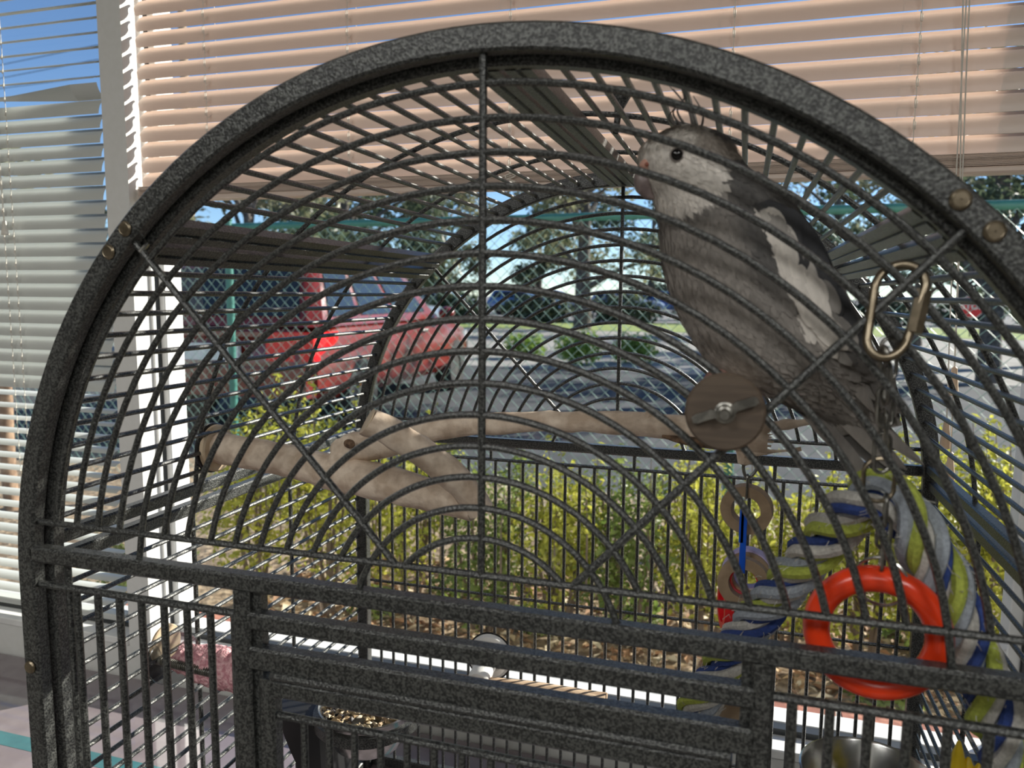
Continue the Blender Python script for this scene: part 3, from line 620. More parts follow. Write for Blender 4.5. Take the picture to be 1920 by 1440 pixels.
# ------------------------------------------------------------------ the cockatiel
def proj(p):
    d = RM @ (np.array(p)-CAM); return 960+FPX*d[0]/d[1], 720-FPX*d[2]/d[1]
def sst(a, b, x): t = min(1, max(0, (x-a)/(b-a))); return t*t*(3-2*t)
def mixc(a, b, t): return tuple(a[i]*(1-t)+b[i]*t for i in range(3))
WHT=(.68,.63,.57); GRY=(.235,.213,.192); DRK=(.085,.08,.076); BEL=(.34,.305,.275); BLK=(.025,.026,.03)
def pigment(p):
    u, v = proj(p); n = noise.noise(Vector((u*.035, v*.035, 2.)))*.10+noise.noise(Vector((u*.1, v*.1, 7.)))*.06
    e = math.hypot((u-1268)/96, (v-318)/88) + n
    c = mixc(GRY, BEL, sst(1.1, -.2, (u-(1225+.62*(v-440)))/110+n*2))
    c = mixc(c, DRK, sst(.2, 1.0, (u-(1330+.35*(v-400)))/70+n)*sst(620, 480, v))
    c = mixc(c, DRK, .6*sst(1.35, 1.0, e)*sst(.8,1.1,e))
    c = mixc(WHT, c, sst(.92, 1.10, e))
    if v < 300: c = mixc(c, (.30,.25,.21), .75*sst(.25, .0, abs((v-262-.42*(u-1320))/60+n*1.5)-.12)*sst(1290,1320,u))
    return c
YBD = 3.5
cpt = at(1400,705,YBD)
bird = thing('cockatiel', 'grey cockatiel with white face and white wing patch, perched inside the cage', 'bird', (7.4, YBD, 8.9))
def featmat(name, rough=.75, bump=.4, attr=True, col=(.2,.2,.2)):
    mt, nt, b, o = newmat(name); L = nt.links; tc = nt.nodes.new('ShaderNodeTexCoord')
    mp = nt.nodes.new('ShaderNodeMapping'); mp.inputs['Scale'].default_value=(1.0,1,.35); mp.inputs['Rotation'].default_value=(0,.55,0); L.new(tc.outputs['Object'], mp.inputs[0])
    nz = nt.nodes.new('ShaderNodeTexNoise'); nz.inputs['Scale'].default_value=420; nz.inputs['Detail'].default_value=3; L.new(mp.outputs[0], nz.inputs['Vector'])
    bp = nt.nodes.new('ShaderNodeBump'); bp.inputs['Strength'].default_value=bump; bp.inputs['Distance'].default_value=.0008; L.new(nz.outputs['Fac'], bp.inputs['Height']); L.new(bp.outputs[0], b.inputs['Normal'])
    a = nt.nodes.new('ShaderNodeAttribute'); a.attribute_name='pigment'
    mr = nt.nodes.new('ShaderNodeMapRange'); mr.inputs[3].default_value=.8; mr.inputs[4].default_value=1.2; L.new(nz.outputs['Fac'], mr.inputs[0])
    vm = nt.nodes.new('ShaderNodeVectorMath'); vm.operation='SCALE'; L.new(a.outputs['Color'], vm.inputs[0]); L.new(mr.outputs[0], vm.inputs['Scale']); L.new(vm.outputs[0], b.inputs['Base Color']); P(b, Roughness=rough); return mt
M['feather'] = featmat('feathers')
# silhouette stations: left pixel, right pixel, depth ratio, y offset
ST = [((1272,238),(1304,236),.9,-.1),((1240,254),(1340,248),.85,-.15),((1208,276),(1374,268),.80,-.2),((1198,302),(1388,296),.80,-.25),((1205,335),(1402,318),.82,-.2),((1224,372),(1436,340),.84,-.1),
      ((1233,410),(1480,372),.84,0),((1237,460),(1526,436),.82,0),((1244,505),(1550,488),.82,0),((1256,550),(1570,535),.82,0),((1275,596),(1590,580),.82,0),((1300,640),(1612,628),.80,0),
      ((1338,690),(1634,668),.76,0),((1405,728),(1650,705),.68,0),((1468,756),(1664,736),.55,0),((1520,788),(1680,768),.36,0),((1560,818),(1692,797),.2,0)]
A_ = []; 
for (l, r, k, dy) in ST:
    l3 = at(*l, YBD); r3 = at(*r, YBD); A_.append(np.concatenate([(l3+r3)/2+(0,dy,0), (r3-l3)/2, [np.linalg.norm(r3-l3)/2*k]]))
A2 = smoothpath(A_, 150)
NR = 80; rings = []; bm_ = MB()
for a in A2:
    c0, e, bb = a[:3], a[3:6], a[6]; ring = []
    for k in range(NR):
        t = 2*PI*k/NR; ct, st_ = math.cos(t), math.sin(t)
        ring.append(c0+e*ct+np.array([0,-bb*st_,0]))
    rings.append(ring)
V = [p for r in rings for p in r]
F = [(a*NR+i, a*NR+(i+1)%NR, (a+1)*NR+(i+1)%NR, (a+1)*NR+i) for a in range(len(rings)-1) for i in range(NR)] + [tuple(range(NR))[::-1], tuple((len(rings)-1)*NR+i for i in range(NR))]
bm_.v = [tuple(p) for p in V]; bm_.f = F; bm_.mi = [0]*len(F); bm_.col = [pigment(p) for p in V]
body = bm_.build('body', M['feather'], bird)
# contour feathers: small overlapping blades lying along the body
fb = MB()
for i in range(5200):
    a = rng.uniform(3, len(rings)-9); k = rng.uniform(0, NR) if rng.uniform()<.25 else rng.uniform(0, NR/2); ia = int(a); ik = int(k)
    p = rings[ia][ik]*(1-(k-ik))+rings[ia][(ik+1)%NR]*(k-ik); p2 = rings[min(ia+5,len(rings)-1)][ik]; cc = A2[ia][:3]
    d = p2-p; d = d/(np.linalg.norm(d)+1e-6); nrm = p-cc; nrm -= d*np.dot(nrm,d); nrm /= np.linalg.norm(nrm)+1e-6; s2 = np.cross(d,nrm)
    d = d + s2*rng.uniform(-.25,.25); L = rng.uniform(.22,.5)*(.5 if ia<42 else 1); w_ = L*rng.uniform(.16,.3)
    c0 = pigment(p+d*L*.4); f_ = rng.uniform(.82,1.18); c0 = tuple(x*f_ for x in c0); o_ = nrm*.012
    fb.add([p+o_, p+d*L*.5-s2*w_+nrm*.03, p+d*L+nrm*.035, p+d*L*.5+s2*w_+nrm*.03], [(0,1,2),(0,2,3)], 0, c0)
fo = fb.build('contour_plumage', M['feather'], bird, recalc=False); fo['kind'] = 'stuff'
def feather(mb, P0, P1, w0, col, bend=(0,0,0), thick=.03, tipc=None, y_n=(0,-1,0)):
    P0 = np.array(P0); P1 = np.array(P1); d = P1-P0; Ln = np.linalg.norm(d); d /= Ln; s2 = np.cross(d, np.array(y_n)); s2 /= np.linalg.norm(s2); R = []
    cols = []
    for t, k in ((0,.35),(.12,.75),(.35,1),(.6,.98),(.8,.8),(.92,.5),(1,.06)):
        c0 = P0+(P1-P0)*t+np.array(bend)*math.sin(t*PI); n_ = np.array(y_n)*thick
        R.append([c0-s2*w0*k, c0+n_*(1.6), c0+s2*w0*k, c0-n_*.4]); cc = col if tipc is None else mixc(col, tipc, t); cols += [tuple(x*.85 for x in cc), cc, tuple(min(1,x*1.15) for x in cc), cc]
    k0 = len(mb.v); mb.loft(R, True, True); mb.col += cols
def wing(front, name):
    s = -1 if front else 1
    wst = [((1392,392),(1446,372)),((1386,425),(1512,408)),((1388,480),(1553,470)),((1402,545),(1580,535)),((1442,610),(1606,598)),((1510,672),(1632,655)),((1600,722),(1655,708)),((1650,765),(1672,752))]
    A3 = []
    for l, r in wst:
        l3 = at(*l,YBD); r3 = at(*r,YBD); cm = (l3+r3)/2; j = int(np.argmin([np.linalg.norm(a[:3]-cm) for a in A2])); a = A2[j]
        fx = np.dot(cm-a[:3], a[3:6])/np.dot(a[3:6],a[3:6]); fx=min(.95,max(-.95,fx)); yy = s*a[6]*math.sqrt(1-fx*fx)*.92
        A3.append(np.concatenate([cm+np.array([0,yy,0]), (r3-l3)/2]))
    NA=90; A4 = smoothpath(A3, NA); mb = MB(); V=[]; n=56
    for i, a in enumerate(A4):
        # slide the outline back to the pixel silhouette (the wing is nearer than the body plane)
        for k in range(n):
            t=2*PI*k/n; ct=math.cos(t); V.append(a[:3]+a[3:6]*ct*.96+np.array([0, -s*abs(ct)**2*-.42*0 + (-s)*(-.22*math.sin(t)) - s*.35*ct*ct, 0]))
    if front:
        V2=[]
        for p in V:
            f_ = (p[1]-CAM[1])/(YBD-CAM[1]); q = CAM+(p-CAM)*1.0; V2.append(np.array([CAM[0]+(p[0]-CAM[0])*f_, p[1], CAM[2]+(p[2]-CAM[2])*f_]))
        V = V2
    def wp(p):
        u, v = proj(p); n_ = noise.noise(Vector((u*.05,v*.05,4)))*26+noise.noise(Vector((u*.12,v*.12,1)))*10
        lft = np.interp(v,[400,440,500,540,600,660,720],[1384,1384,1392,1408,1450,1512,1580]); rgt = np.interp(v,[380,440,500,520,560,600,640,690],[1430,1475,1500,1522,1556,1574,1586,1596])
        k = sst(-14,6,u-lft+n_*.6)*sst(10,-12,u-rgt+n_)*sst(392,410,v+n_*.5)*sst(700,640,v)
        c0 = mixc(DRK, BLK, sst(-60,30,u-rgt)); c0 = mixc(c0, GRY, sst(600,720,v)*.7); return mixc(c0, WHT, k)
    F=[(a*n+i,a*n+(i+1)%n,(a+1)*n+(i+1)%n,(a+1)*n+i) for a in range(NA-1) for i in range(n)]+[tuple(range(n))[::-1],tuple((NA-1)*n+i for i in range(n))]
    mb.v=[tuple(p) for p in V]; mb.f=F; mb.mi=[0]*len(F); mb.col=[wp(p) for p in V]; w_=mb.build(name, M['feather'], bird)
    BASE[w_]=BASE[bird]
    if front:
        yf = np.mean([p[1] for p in V])-.35
        cv = MB()
        for i in range(190):     # covert feathers, laid along the wing in rows
            t = rng.uniform(.05,.9); k = rng.uniform(-.85,.85); a = A4[int(t*(NA-1))]; f_=(a[1]-CAM[1])/(YBD-CAM[1]); p = a[:3]+a[3:6]*k; p=np.array([CAM[0]+(p[0]-CAM[0])*f_, a[1]-.24*math.sqrt(1-k*k)-.02+.3*k*k, CAM[2]+(p[2]-CAM[2])*f_])
            a2 = A4[min(NA-1,int(t*(NA-1))+7)]; d = a2[:3]-a[:3]; d[1]*=.3; d/=np.linalg.norm(d); L=rng.uniform(.7,1.3); q=p+d*L+np.array([rng.uniform(-.1,.1),-.03,rng.uniform(-.1,.1)])
            c0 = wp(p+d*L*.5); f2=rng.uniform(.88,1.1); feather(cv, p, q, rng.uniform(.14,.26), tuple(min(1,x*f2) for x in c0), thick=.018)
        cv.build('covert_feathers', M['feather'], w_)['kind']='stuff'
        for i,(a,b_,wd_,cl) in enumerate((((1478,470),(1588,690),.20,WHT),((1505,500),(1612,715),.20,WHT),((1535,505),(1636,738),.22,DRK),((1552,500),(1655,762),.22,DRK),((1560,520),(1668,790),.2,BLK),((1500,590),(1640,775),.22,GRY),((1470,600),(1600,770),.2,GRY),((1450,610),(1560,765),.2,GRY))):
            f3=MB(); feather(f3, at(*a,yf+.0), at(*b_,yf+.75), wd_, cl, bend=(.05,-.15,.05), tipc=mixc(cl,GRY,.6)); f3.build('flight_feather', M['feather'], w_)
wing(True,'wing'); wing(False,'wing')
tl = [((1560,735),(1732,872),.2,mixc(GRY,DRK,.3)),((1545,745),(1700,882),.22,mixc(GRY,DRK,.6)),((1525,750),(1672,898),.22,DRK),((1505,752),(1645,912),.22,mixc(GRY,DRK,.5)),((1490,750),(1625,890),.22,mixc(GRY,DRK,.3)),((1580,730),(1705,850),.2,DRK),((1540,745),(1688,890),.2,GRY)]
for i,(a,b_,wd_,cl) in enumerate(tl):
    f3=MB(); feather(f3, at(*a,YBD+.15*(i%3)-.3), at(*b_,YBD+.12*(i%3)-.2), wd_, cl, bend=(0,-.05,0), tipc=mixc(cl,BEL,.25)); f3.build('tail_feather', M['feather'], bird)
# eye
ye = YBD-.25-1.30
ey = at(1269,290,ye)
mb = MB(); mb.ball(ey, (.185,.12,.185), 16, 12); mb.build('eye', plain('eye_gloss', (.006,.005,.005), .08), bird)
mb = MB(); mb.torus(ey+(0,.0,0), (-.15,1,0), .19, .035, 20, 6); mb.build('eyelid', plain('eye_ring_skin', (.22,.19,.17), .7), bird)
# beak
yb = YBD-.65
def bk(path, rs, name, mat, n=16, sy=.75):
    R=[]; Q=smoothpath(path,n); rr=np.interp(np.linspace(0,1,n),np.linspace(0,1,len(rs)),rs)
    for i,q in enumerate(Q):
        t=Q[min(i+1,n-1)]-Q[max(i-1,0)]; t/=np.linalg.norm(t); n1=np.cross((0,1,0),t); n1/=np.linalg.norm(n1); R.append([q+rr[i]*(math.cos(x)*n1+sy*math.sin(x)*np.array([0,1,0])) for x in np.linspace(0,2*PI,15)[:-1]])
    return MB().loft(R).build(name, mat, bird)
horn = noisy('grey_beak_horn', (.16,.12,.115), (.24,.19,.18), scale=200, rough=.4)
bk([at(1222,322,yb+.1), at(1208,334,yb-.05), at(1206,350,yb-.1), at(1215,364,yb-.1), at(1226,372,yb-.05)], [.34,.33,.27,.17,.04], 'beak', horn)
bk([at(1240,352,yb+.1), at(1232,360,yb), at(1226,364,yb-.02)], [.2,.17,.08], 'lower_beak', horn)
cere = noisy('pink_cere', (.52,.27,.20), (.60,.36,.28), scale=150, rough=.6)
mb=MB(); mb.ball(at(1215,309,yb-.28), (.27,.2,.2), 14, 10); mb.build('cere', cere, bird)
mb=MB(); mb.ball(at(1213,308,yb-.48), (.07,.05,.07), 10, 6); mb.build('nostril', plain('nostril_dark', (.25,.08,.05), .6), bird)
for i,(a,b_,c_) in enumerate((((1288,246),(1262,212),(1288,182)),((1292,244),(1270,206),(1296,170)),((1284,248),(1254,222),(1272,196)),((1300,244),(1290,205),(1262,166)),((1306,246),(1296,210),(1252,158)),((1312,250),(1318,215),(1300,180)))):
    Q=smoothpath([at(*a,YBD-.2),at(*b_,YBD-.15+.05*i),at(*c_,YBD-.1)],14); MB().tube(Q,[.05*(1-t*.75) for t in np.linspace(0,1,14)],5).build('crest_feather', plain('crest_grey%d'%i if False else 'crest_grey', (.13,.12,.115), .8), bird)
# legs and feet gripping the dowel
skin = noisy('scaly_grey_pink_skin', (.24,.13,.10), (.36,.21,.17), scale=260, rough=.6, bump=.5, dist=.0006)
for yy, xo in ((2.75,.05),(4.25,-.02)):
    top = np.array([pc[0]+.12, yy, pc[2]+.80])
    lg = thing('x','x','x') if False else None
    MB().tube(smoothpath([top+(.25,.05,1.5), top+(.12,.02,.7), top], 10), [.34,.2,.15,.14,.13,.13,.13,.14,.15,.17], 10).build('leg', skin, bird)
    for dy, a0, a1 in ((-.22,80,196),(.10,80,190),(-.12,100,-12),(.2,100,-5)):
        Q=[np.array([pc[0]+.02+.86*math.cos(math.radians(t)), yy+dy*min(1,abs(t-a0)/40), pc[2]+.86*math.sin(math.radians(t))]) for t in np.linspace(a0,a1,16)]
        MB().tube(Q, [.13]*3+[.115,.125,.11,.12,.105,.115,.10,.105,.09,.07,.055,.035,.012], 8).build('toe', skin, bird)
# ------------------------------------------------------------------ outside
GZ = CAM[2]-m(1.22)
def gm(name, c1, c2, sc_, **k): return noisy(name, c1, c2, scale=sc_, rough=.95, **k)
struct('ground', MB().box(-m(40), m(45), YW+6, m(4.2), GZ-6, GZ), gm('leaf_strewn_soil', (.20,.14,.085), (.42,.32,.21), 26, bump=1, dist=.02), smooth=False)
struct('parking_lot', MB().box(-m(70), m(80), m(4.2), m(11.8), GZ-6, GZ-.5), gm('asphalt', (.045,.05,.054), (.068,.073,.078), 3), smooth=False)
struct('sidewalk', MB().box(-m(70), m(80), m(11.8), m(25.5), GZ-6, GZ), gm('pale_concrete', (.26,.25,.23), (.34,.325,.30), 2), smooth=False)
struct('grass_verge', MB().box(-m(120), m(150), m(25.5), m(34), GZ-6, GZ+.5), gm('grass', (.16,.24,.05), (.30,.36,.10), 5), smooth=False)
struct('road', MB().box(-m(300), m(400), m(34), m(400), GZ-6, GZ), gm('far_asphalt', (.16,.16,.17), (.22,.22,.22), 1), smooth=False)
# fence
FZ = CAM[2]+m(.39)
fa = onz(350,428,FZ); fbb = onz(1900,384,FZ); fd = (fbb-fa); fd[2]=0; fd/=np.linalg.norm(fd); fn = np.array([-fd[1],fd[0],0])
fgreen = plain('green_vinyl', (.05,.19,.155), .45); wgreen = plain('pale_green_wire', (.26,.40,.34), .4)
fence = thing('chain_link_fence', 'green chain-link fence with top rail beyond the hedge outside', 'fence', (fa[0],fa[1],GZ))
s_post = None
for s_ in np.linspace(0,200,2001):
    q = fa+fd*s_
    if proj(q+(0,0,-20))[0] > 437: s_post = s_; break
SA, SB = s_post-190, s_post+375
for s_ in np.linspace(100,300,1001):
    if proj(fa+fd*s_+(0,0,-30))[0] > 1378: s_gap = s_-s_post; break
MB().tube([fa+fd*SA, fa+fd*SB], 1.17, 12).build('top_rail', fgreen, fence)
for i in (-1,0,1,2):
    q = fa+fd*(s_post+s_gap*i)-fn*1.6; MB().tube([(q[0],q[1],GZ-1),(q[0],q[1],FZ+2.2)], 1.3, 12).build('post', fgreen, fence); MB().ball((q[0],q[1],FZ+2.4),(1.6,1.6,1.1)).build('post_cap', fgreen, fence)
wm = MB(); a_ = 2.0; nw = int((SB-SA)/a_); nh = int((FZ-GZ-1)/2.0)
for k in range(nw):
    Q = []
    for j in range(nh+1):
        x = SA+k*a_+(a_ if (j+k)%2 else 0)*1.0; Q.append(fa+fd*x+np.array([0,0,-1.0-j*2.0])+fn*(.12 if j%2 else -.12)-fn*1.35)
    wm.tube(Q, .12, 4, cap=False)
o = wm.build('chain_link_mesh', wgreen, fence, recalc=False); o['kind'] = 'stuff'
# leaves
def leaves(name, mat, parent, blobs, n, size, flat=.5, shell=.55, loc=None):
    C3 = np.array([b_[0] for b_ in blobs]); RR = np.array([b_[1] for b_ in blobs]); pr = RR.prod(1)**(2/3); pr/=pr.sum()
    bi = rng.choice(len(blobs), n, p=pr); d = rng.normal(size=(n,3)); d/=np.linalg.norm(d,axis=1)[:,None]; r = shell+(1-shell)*rng.uniform(size=(n,1))**.6
    c0 = C3[bi]+d*RR[bi]*r; nr = d+rng.normal(size=(n,3))*.7+np.array([0,0,flat]); nr/=np.linalg.norm(nr,axis=1)[:,None]
    t = np.cross(nr, rng.normal(size=(n,3))); t/=np.linalg.norm(t,axis=1)[:,None]; w_ = np.cross(nr,t); sz = size*rng.uniform(.6,1.3,(n,1))
    Vv = np.stack([c0-t*sz, c0+w_*sz*.5+nr*sz*.12, c0+t*sz, c0-w_*sz*.5+nr*sz*.12],1).reshape(-1,3); i = np.arange(n)*4
    Ff = np.concatenate([np.stack([i,i+1,i+2],1), np.stack([i,i+2,i+3],1)])
    mb = MB(); mb.v = Vv.tolist(); mb.f = Ff.tolist(); mb.mi=[0]*len(mb.f); return mb.build(name, mat, parent, smooth=False, recalc=False, loc=loc)
L1 = leafmat('yellow_green_leaves', (.26,.29,.035), (.62,.60,.10), .5); L2 = leafmat('mid_green_leaves', (.11,.17,.035), (.26,.32,.08), .5); L3 = leafmat('dark_tree_leaves', (.05,.075,.045), (.13,.16,.09), .45); L4 = leafmat('olive_tree_leaves', (.12,.13,.07), (.27,.27,.16), .45)
stemm = plain('grey_brown_bark', (.16,.12,.09), .9)
def shrub(base, h, rad, mat, n, label, group=None, size=.75, seed=0, sprigs=10):
    r_ = random.Random(seed); t = thing('hedge_shrub', label, 'shrub', base, group); base = np.array(base)
    blobs = [(base+np.array([r_.uniform(-.6,.6)*rad, r_.uniform(-.7,.7)*rad, h*r_.uniform(.34,.8)]), np.array([rad*.5,rad*.8,h*.24])) for _ in range(11)]
    tips = []
    for _ in range(sprigs):
        b0 = base+np.array([r_.uniform(-.7,.7)*rad, r_.uniform(-1.1,1.1)*rad, h*.75]); tp = b0+np.array([r_.uniform(-1.6,1.6), r_.uniform(-3,3), h*r_.uniform(.15,.36)]); tips.append((b0,tp))
        for q in np.linspace(0,1,5): blobs.append((b0+(tp-b0)*q, np.array([1.6,1.6,1.8])*(1.15-.5*q)))
    leaves('foliage', mat, t, blobs, n, size)
    st_ = MB()
    for _ in range(7): a = r_.uniform(0,2*PI); st_.tube([base+(math.cos(a)*1.5,math.sin(a)*1.5,0), base+np.array([math.cos(a)*rad*.4,math.sin(a)*rad*.4,h*.45]), base+np.array([math.cos(a)*rad*.6,math.sin(a)*rad*.5,h*.8])], [.5,.35,.15], 5)
    for b0,tp in tips: st_.tube([b0-(0,0,h*.3),b0,tp],[.2,.14,.05],4)
    st_.build('stems', stemm, t); return t
# (pixel column, distance in metres, height, radius, material, leaves, label)
sh = [(250,3.0,20,15,L2,1500,'low green shrub outside the left-hand window'),(480,2.95,46,20,L1,3000,'yellow-green shrub in front of the green fence post'),(610,2.85,44,19,L1,3000,'yellow-green shrub below the parked red car'),
      (760,2.8,41,19,L1,3000,'yellow-green shrub seen under the cut branch end'),(905,2.72,36,19,L2,2800,'mid-green shrub straight behind the cage centre bar'),(1050,2.68,36,19,L1,3000,'yellow-green shrub under the long branch perch'),
      (1190,2.62,36,19,L2,2800,'mid-green shrub to the left of the hanging ring toy'),(1330,2.6,38,18,L1,3000,'bright yellow-green shrub behind the hanging ring toy'),(1480,2.55,36,18,L1,3000,'bright yellow-green shrub between ring toy and rope perch'),
      (1640,2.5,36,18,L1,3000,'yellow-green shrub behind the chain and rope perch'),(1790,2.45,42,17,L1,4200,'brightest yellow shrub at the back right corner of the cage'),(1930,2.4,42,17,L1,4000,'yellow shrub at the right edge of the window')]
for i,(px,dist,h,rad,mt,n,lab) in enumerate(sh):
    q = onz(px, 1000, 0); d = ray(px,1000); d2 = d/ (RM[1]@d); q = CAM+d2*m(dist); 
    shrub((q[0],q[1],GZ), h, 11.5 if i>0 else 13, mt, n, lab, seed=i+1, sprigs=6 if h<38 else 12)
# leaf litter
dl = MB(); cols=[(.42,.28,.15),(.55,.42,.26),(.30,.17,.09),(.62,.52,.36),(.36,.20,.10)]
lm = bpy.data.materials.new('dry_leaves'); lm.use_nodes=True; an=lm.node_tree.nodes.new('ShaderNodeAttribute'); an.attribute_name='pigment'; lm.node_tree.links.new(an.outputs['Color'], lm.node_tree.nodes['Principled BSDF'].inputs['Base Color']); P(lm.node_tree.nodes['Principled BSDF'], Roughness=.8)
for i in range(5200):
    c0=np.array([rng.uniform(-95,75), rng.uniform(YW+9,150), GZ+rng.uniform(.1,1.3)]); a=rng.uniform(0,2*PI); l=rng.uniform(.9,2.2); d=np.array([math.cos(a),math.sin(a),rng.uniform(-.35,.35)]); e=np.array([-math.sin(a),math.cos(a),rng.uniform(-.5,.5)])*rng.uniform(.3,.55); f_=rng.uniform(.7,1.25)
    dl.add([c0-d*l, c0+e*l+(0,0,.35*l), c0+d*l, c0-e*l+(0,0,.3*l)], [(0,1,2),(0,2,3)], 0, tuple(x*f_ for x in cols[rng.integers(0,5)]))
tag(dl.build('leaf_litter', lm, smooth=False, recalc=False), 'dry brown leaves strewn on the ground under the windows', 'fallen leaves', kind='stuff')
# low plants poking through the litter
for i,(px,py) in enumerate(((700,1120),(850,1090),(1010,1150),(1190,1140),(1700,1170),(1660,1290))):
    q=onz(px,py,GZ+4); t=thing('ground_plant', ['low green weed in the leaf litter, leftmost under the fork of the perch','low green weed behind the crossing front bars','low green weed below the centre of the dome','low green weed left of the ring toy','low green weed beside the red-orange ring','small green weed near the brick ledge below the red-orange ring'][i], 'weed', (q[0],q[1],GZ))
    leaves('foliage', L2, t, [((q[0],q[1],GZ+3),np.array([6,5,3]))], 160, 1.1)
# trees
bark = noisy('tree_bark', (.07,.06,.052), (.15,.13,.11), scale=14, rough=.95, bump=1, dist=.03)
def tree(px, dist, h, rad, mat, n, label, tr=.16, z0=1.6, seed=0, size=.13, lean=0):
    r_=random.Random(seed); d=ray(px,600); d=d/(RM[1]@d); q=CAM+d*m(dist); base=np.array([q[0],q[1],GZ]); t=thing('tree', label, 'tree', base); mb=MB()
    H_=m(h); top=base+np.array([m(lean),0,H_*.8]); mb.tube(wobble(smoothpath([base,base+(top-base)*.5,top],14),m(.06),.5,seed), list(np.linspace(m(tr),m(tr*.3),14)), 10); blobs=[]
    for i in range(12):
        z=m(z0)+(H_-m(z0))*r_.uniform(.0,.9); a=r_.uniform(0,2*PI); rr=m(rad)*r_.uniform(.35,.95); e=base+np.array([math.cos(a)*rr,math.sin(a)*rr,z]); s0=base+(top-base)*min(.95,max(.2,(z-m(.8))/H_))
        mb.tube(smoothpath([s0,(s0+e)/2+(0,0,m(.2)),e],8), list(np.linspace(m(tr*.4),m(tr*.08),8)), 6); blobs.append((e,np.array([1,1,.65])*m(rad)*r_.uniform(.3,.5)))
    mb.build('trunk', bark, t); leaves('foliage', mat, t, blobs, n, m(size), shell=.1); return t
tr_ = [(470,14,4.6,1.9,L4,2600,'olive tree above the roof of the red car',.14,1.5),(650,19,5.5,2.2,L3,2800,'dark tree behind the red car',.2,1.7),(830,37.5,7,2.4,L4,2800,'olive tree left of the thick trunk far beyond the fence',.2,1.8),
       (1092,27,7.5,3.6,L4,3400,'broad tree with a thick dark trunk behind the middle of the fence',.34,2.4),(1010,42,7,2.0,L3,2400,'far dark tree behind the parked blue cars',.25,1.5),(1330,38,7,2.8,L4,2600,'far tree hidden behind the cockatiel',.25,1.8),(1560,25,6,2.8,L3,2600,'dark tree right of the cockatiel beyond the fence',.2,1.9),
       (1720,19,5.6,2.2,L4,2600,'thin-crowned tree behind the quick link',.14,1.9),(1862,11,5.2,1.9,L3,2300,'grey-trunked tree at the right edge of the window',.17,1.9),(1990,14,5.5,2.0,L3,2500,'dark tree beyond the right end of the window',.18,1.6),(560,37,8,3.4,L3,2600,'distant tree line above the red car',.3,1.0),(760,52,9,4.2,L3,2600,'distant tree between the car and the thick trunk',.3,1.0),(1220,60,10,4.6,L3,2800,'distant dark tree behind the yellow sign',.3,1.0),(1450,64,10,4.6,L3,2600,'distant dark tree behind the tail of the cockatiel',.3,1.0),(1800,42,8,4.2,L3,2800,'distant dark tree behind the stop sign',.3,1.0)]
for i,(px,dist,h,rad,mt,n,lab,tw,z0) in enumerate(tr_): tree(px,dist,h,rad,mt,int(n*(1.5 if i>9 else 1.05)),lab,tw,z0,seed=20+i,size=.06+.0026*dist)
d=ray(14,800); d=d/(RM[1]@d); q=CAM+d*m(4.2)
t=thing('tree','slim tan tree trunk outside the left-hand window','tree',(q[0],q[1],GZ)); MB().tube(wobble([(q[0],q[1],GZ+i*12) for i in range(9)],1.2,.5,3),[2.2-.08*i for i in range(9)],10).build('trunk', noisy('tan_bark',(.22,.14,.09),(.38,.26,.17),scale=20,rough=.9), t)
leaves('foliage', L4, t, [((q[0],q[1],GZ+100),np.array([16,16,12]))], 200, 3)
# hedge line, far
for i,(px,dist) in enumerate(((850,33.5),(1010,33.5),(1170,33.5),(1330,33.5),(1490,33.5),(1650,33.5),(1810,33.5),(1970,33.5),(2130,33.5))):
    d=ray(px,600); d=d/(RM[1]@d); q=CAM+d*m(dist); t=thing('clipped_hedge','%s clipped dark hedge along the far road'%['leftmost','second','third','fourth','fifth','sixth','seventh','eighth','ninth'][i],'hedge',(q[0],q[1],GZ),'far clipped hedges')
    leaves('foliage', L3, t, [((q[0],q[1],GZ+m(.55)),np.array([m(1.75),m(.5),m(.72)]))], 900, m(.16), shell=.3)
    st_=MB(); [st_.tube([(q[0]+k*m(.7),q[1],GZ),(q[0]+k*m(.75),q[1],GZ+m(.6))],m(.03),5) for k in (-1.6,-.8,0,.8,1.6)]; st_.build('stems',stemm,t)
for i,(px,dist,h) in enumerate(((1085,13.2,.62),(1190,13.8,.55),(985,14.6,.5))):
    d=ray(px,640); d=d/(RM[1]@d); q=CAM+d*m(dist); t=thing('verge_shrub',['leafy green bush on the pale pavement beyond the fence','small green bush right of the leafy bush beyond the fence','low green bush nearest the red car beyond the fence'][i],'shrub',(q[0],q[1],GZ))
    leaves('foliage', leafmat('fresh_green_leaves',(.14,.26,.03),(.34,.46,.10),.5), t, [((q[0]+a*m(.2),q[1],GZ+m(h*.5)),np.array([m(.24),m(.3),m(h*.5)])) for a in (-1,0,1)], 1100, m(.045), shell=.2)
